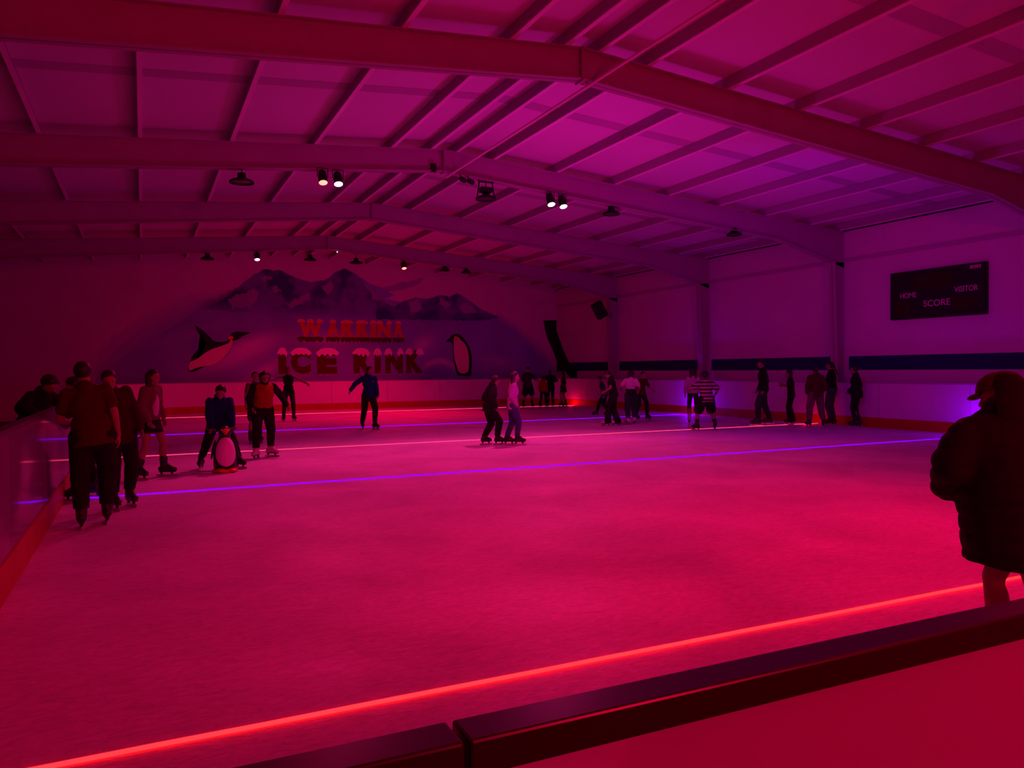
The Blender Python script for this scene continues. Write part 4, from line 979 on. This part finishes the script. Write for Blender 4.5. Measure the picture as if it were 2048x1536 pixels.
cap_(bm, lp(.05, .02, 1.02), .20, lp(.085, .03, .84), .205, 20); cap_(bm, lp(.085, .03, .84), .205, lp(.12, .03, .52), .20, 20)
up_ = TI.to_3x3() @ Vector((0, 0, 1)); nn = (TI.to_3x3() @ (Vector((0, 0, -1)) + vr * -.12)).normalized()
ct = fuse('puffer_coat', bm, BLACK, tf, .012, 2, cuts=[(lp(0, 0, .555), nn)], wrinkle=.0)
for v in ct.data.vertices:      # quilted channels
    wv = TI.inverted() @ v.co
    k_ = abs(math.sin((wv.z + .02 * noise.noise(wv * 5)) * PI / .085)) ** .6
    v.co += v.normal * (.011 * k_ - .004) + v.normal * .006 * noise.noise(wv * 14)
# dark hood pulled over the cap
bm = bmesh.new()
ell(bm, (0, -.34 * w_, .04 * w_), (1.02 * w_, 1.05 * w_, 1.12 * w_), FH, 20, 14)
cap_(bm, FH @ Vector((0, -.4 * w_, -.4 * w_)), .95 * w_, lp(.06, -.01, 1.26), .10)
pc = FH @ Vector((0, .10 * w_, 0)); nn = (FH.to_3x3() @ Vector((0, 1, .22))).normalized()
fuse('hood', bm, BLACK, tf, .010, 2, cuts=[(pc, nn)], wrinkle=.004)
bm = bmesh.new()
ell(bm, (0, -.06 * w_, .30 * w_), (.86 * w_, 1.02 * w_, .90 * w_), FH, 24, 16)
pc = FH @ Vector((0, 0, .30 * w_)); nn = -(FH.to_3x3() @ Vector((0, 0, 1)))
bmesh.ops.bisect_plane(bm, geom=bm.verts[:] + bm.edges[:] + bm.faces[:], plane_co=pc, plane_no=nn, clear_outer=True)
ell(bm, (0, .98 * w_, .28 * w_), (.58 * w_, .42 * w_, .12 * w_), FH, 16, 8)
obj('cap', bm, MAROON, tf, True)

# penguin skating aid --------------------------------------------------------------------------
pg = empty('penguin_skating_aid', (1.10, 12.36, 0), face((1.10, 12.36), 8) - PI / 2)
tag(pg, 'plastic penguin skating aid with white belly held by the child in blue', 'skating aid')
M_pg_b = mat('penguin_black_plastic', (.015, .014, .016), .35, .5); M_pg_w = mat('penguin_white_plastic', (.72, .70, .74), .35, .5); M_pg_o = mat('penguin_orange_plastic', (.65, .16, .01), .35, .5)
bm = bmesh.new(); lathe(bm, [(0, .04), (.15, .04), (.165, .10), (.168, .20), (.155, .32), (.125, .43), (.095, .50), (.075, .55), (0, .56)], 28, Matrix.Diagonal((1, .88, 1, 1))); obj('body', bm, M_pg_b, pg, True)
bm = bmesh.new(); ell(bm, (0, .05, .27), (.145, .128, .262), None, 24, 16); obj('belly', bm, M_pg_w, pg, True)
bm = bmesh.new(); ell(bm, (0, .0, .60), (.095, .10, .095), None, 20, 14); hd_ = obj('head', bm, M_pg_b, pg, True)
bm = bmesh.new(); ell(bm, (0, .085, .62), (.05, .035, .035), None, 14, 8); lathe(bm, [(.026, 0), (.018, .04), (0, .075)], 12, Matrix.Translation((0, .09, .585)) @ Matrix.Rotation(-PI / 2, 4, 'X')); obj('beak', bm, M_pg_o, hd_, True)
for sx in (-1, 1):
    bm = bmesh.new(); ell(bm, (sx * .055, .075, .635), (.012, .01, .014), None, 8, 6); obj('eye', bm, M_pg_w, hd_, True)
    bm = bmesh.new(); ell(bm, (0, 0, 0), (.022, .05, .15), Matrix.Translation((sx * .165, .0, .34)) @ Matrix.Rotation(sx * -.22, 4, 'Y'), 12, 8); obj('flipper', bm, M_pg_b, pg, True)
    bm = bmesh.new(); ell(bm, (sx * .08, .10, .035), (.075, .12, .033), None, 14, 8); obj('foot', bm, M_pg_o, pg, True)
bm = bmesh.new(); lathe(bm, [(0, .0), (.17, 0), (.185, .02), (.17, .05), (0, .05)], 28); obj('base', bm, M_pg_o, pg, True)
bm = bmesh.new()
tube(bm, (-.10, -.03, .60), .014, (-.17, -.05, .66), .014, 8); tube(bm, (.10, -.03, .60), .014, (.17, -.05, .66), .014, 8); obj('handle', bm, M_pg_b, pg, True)
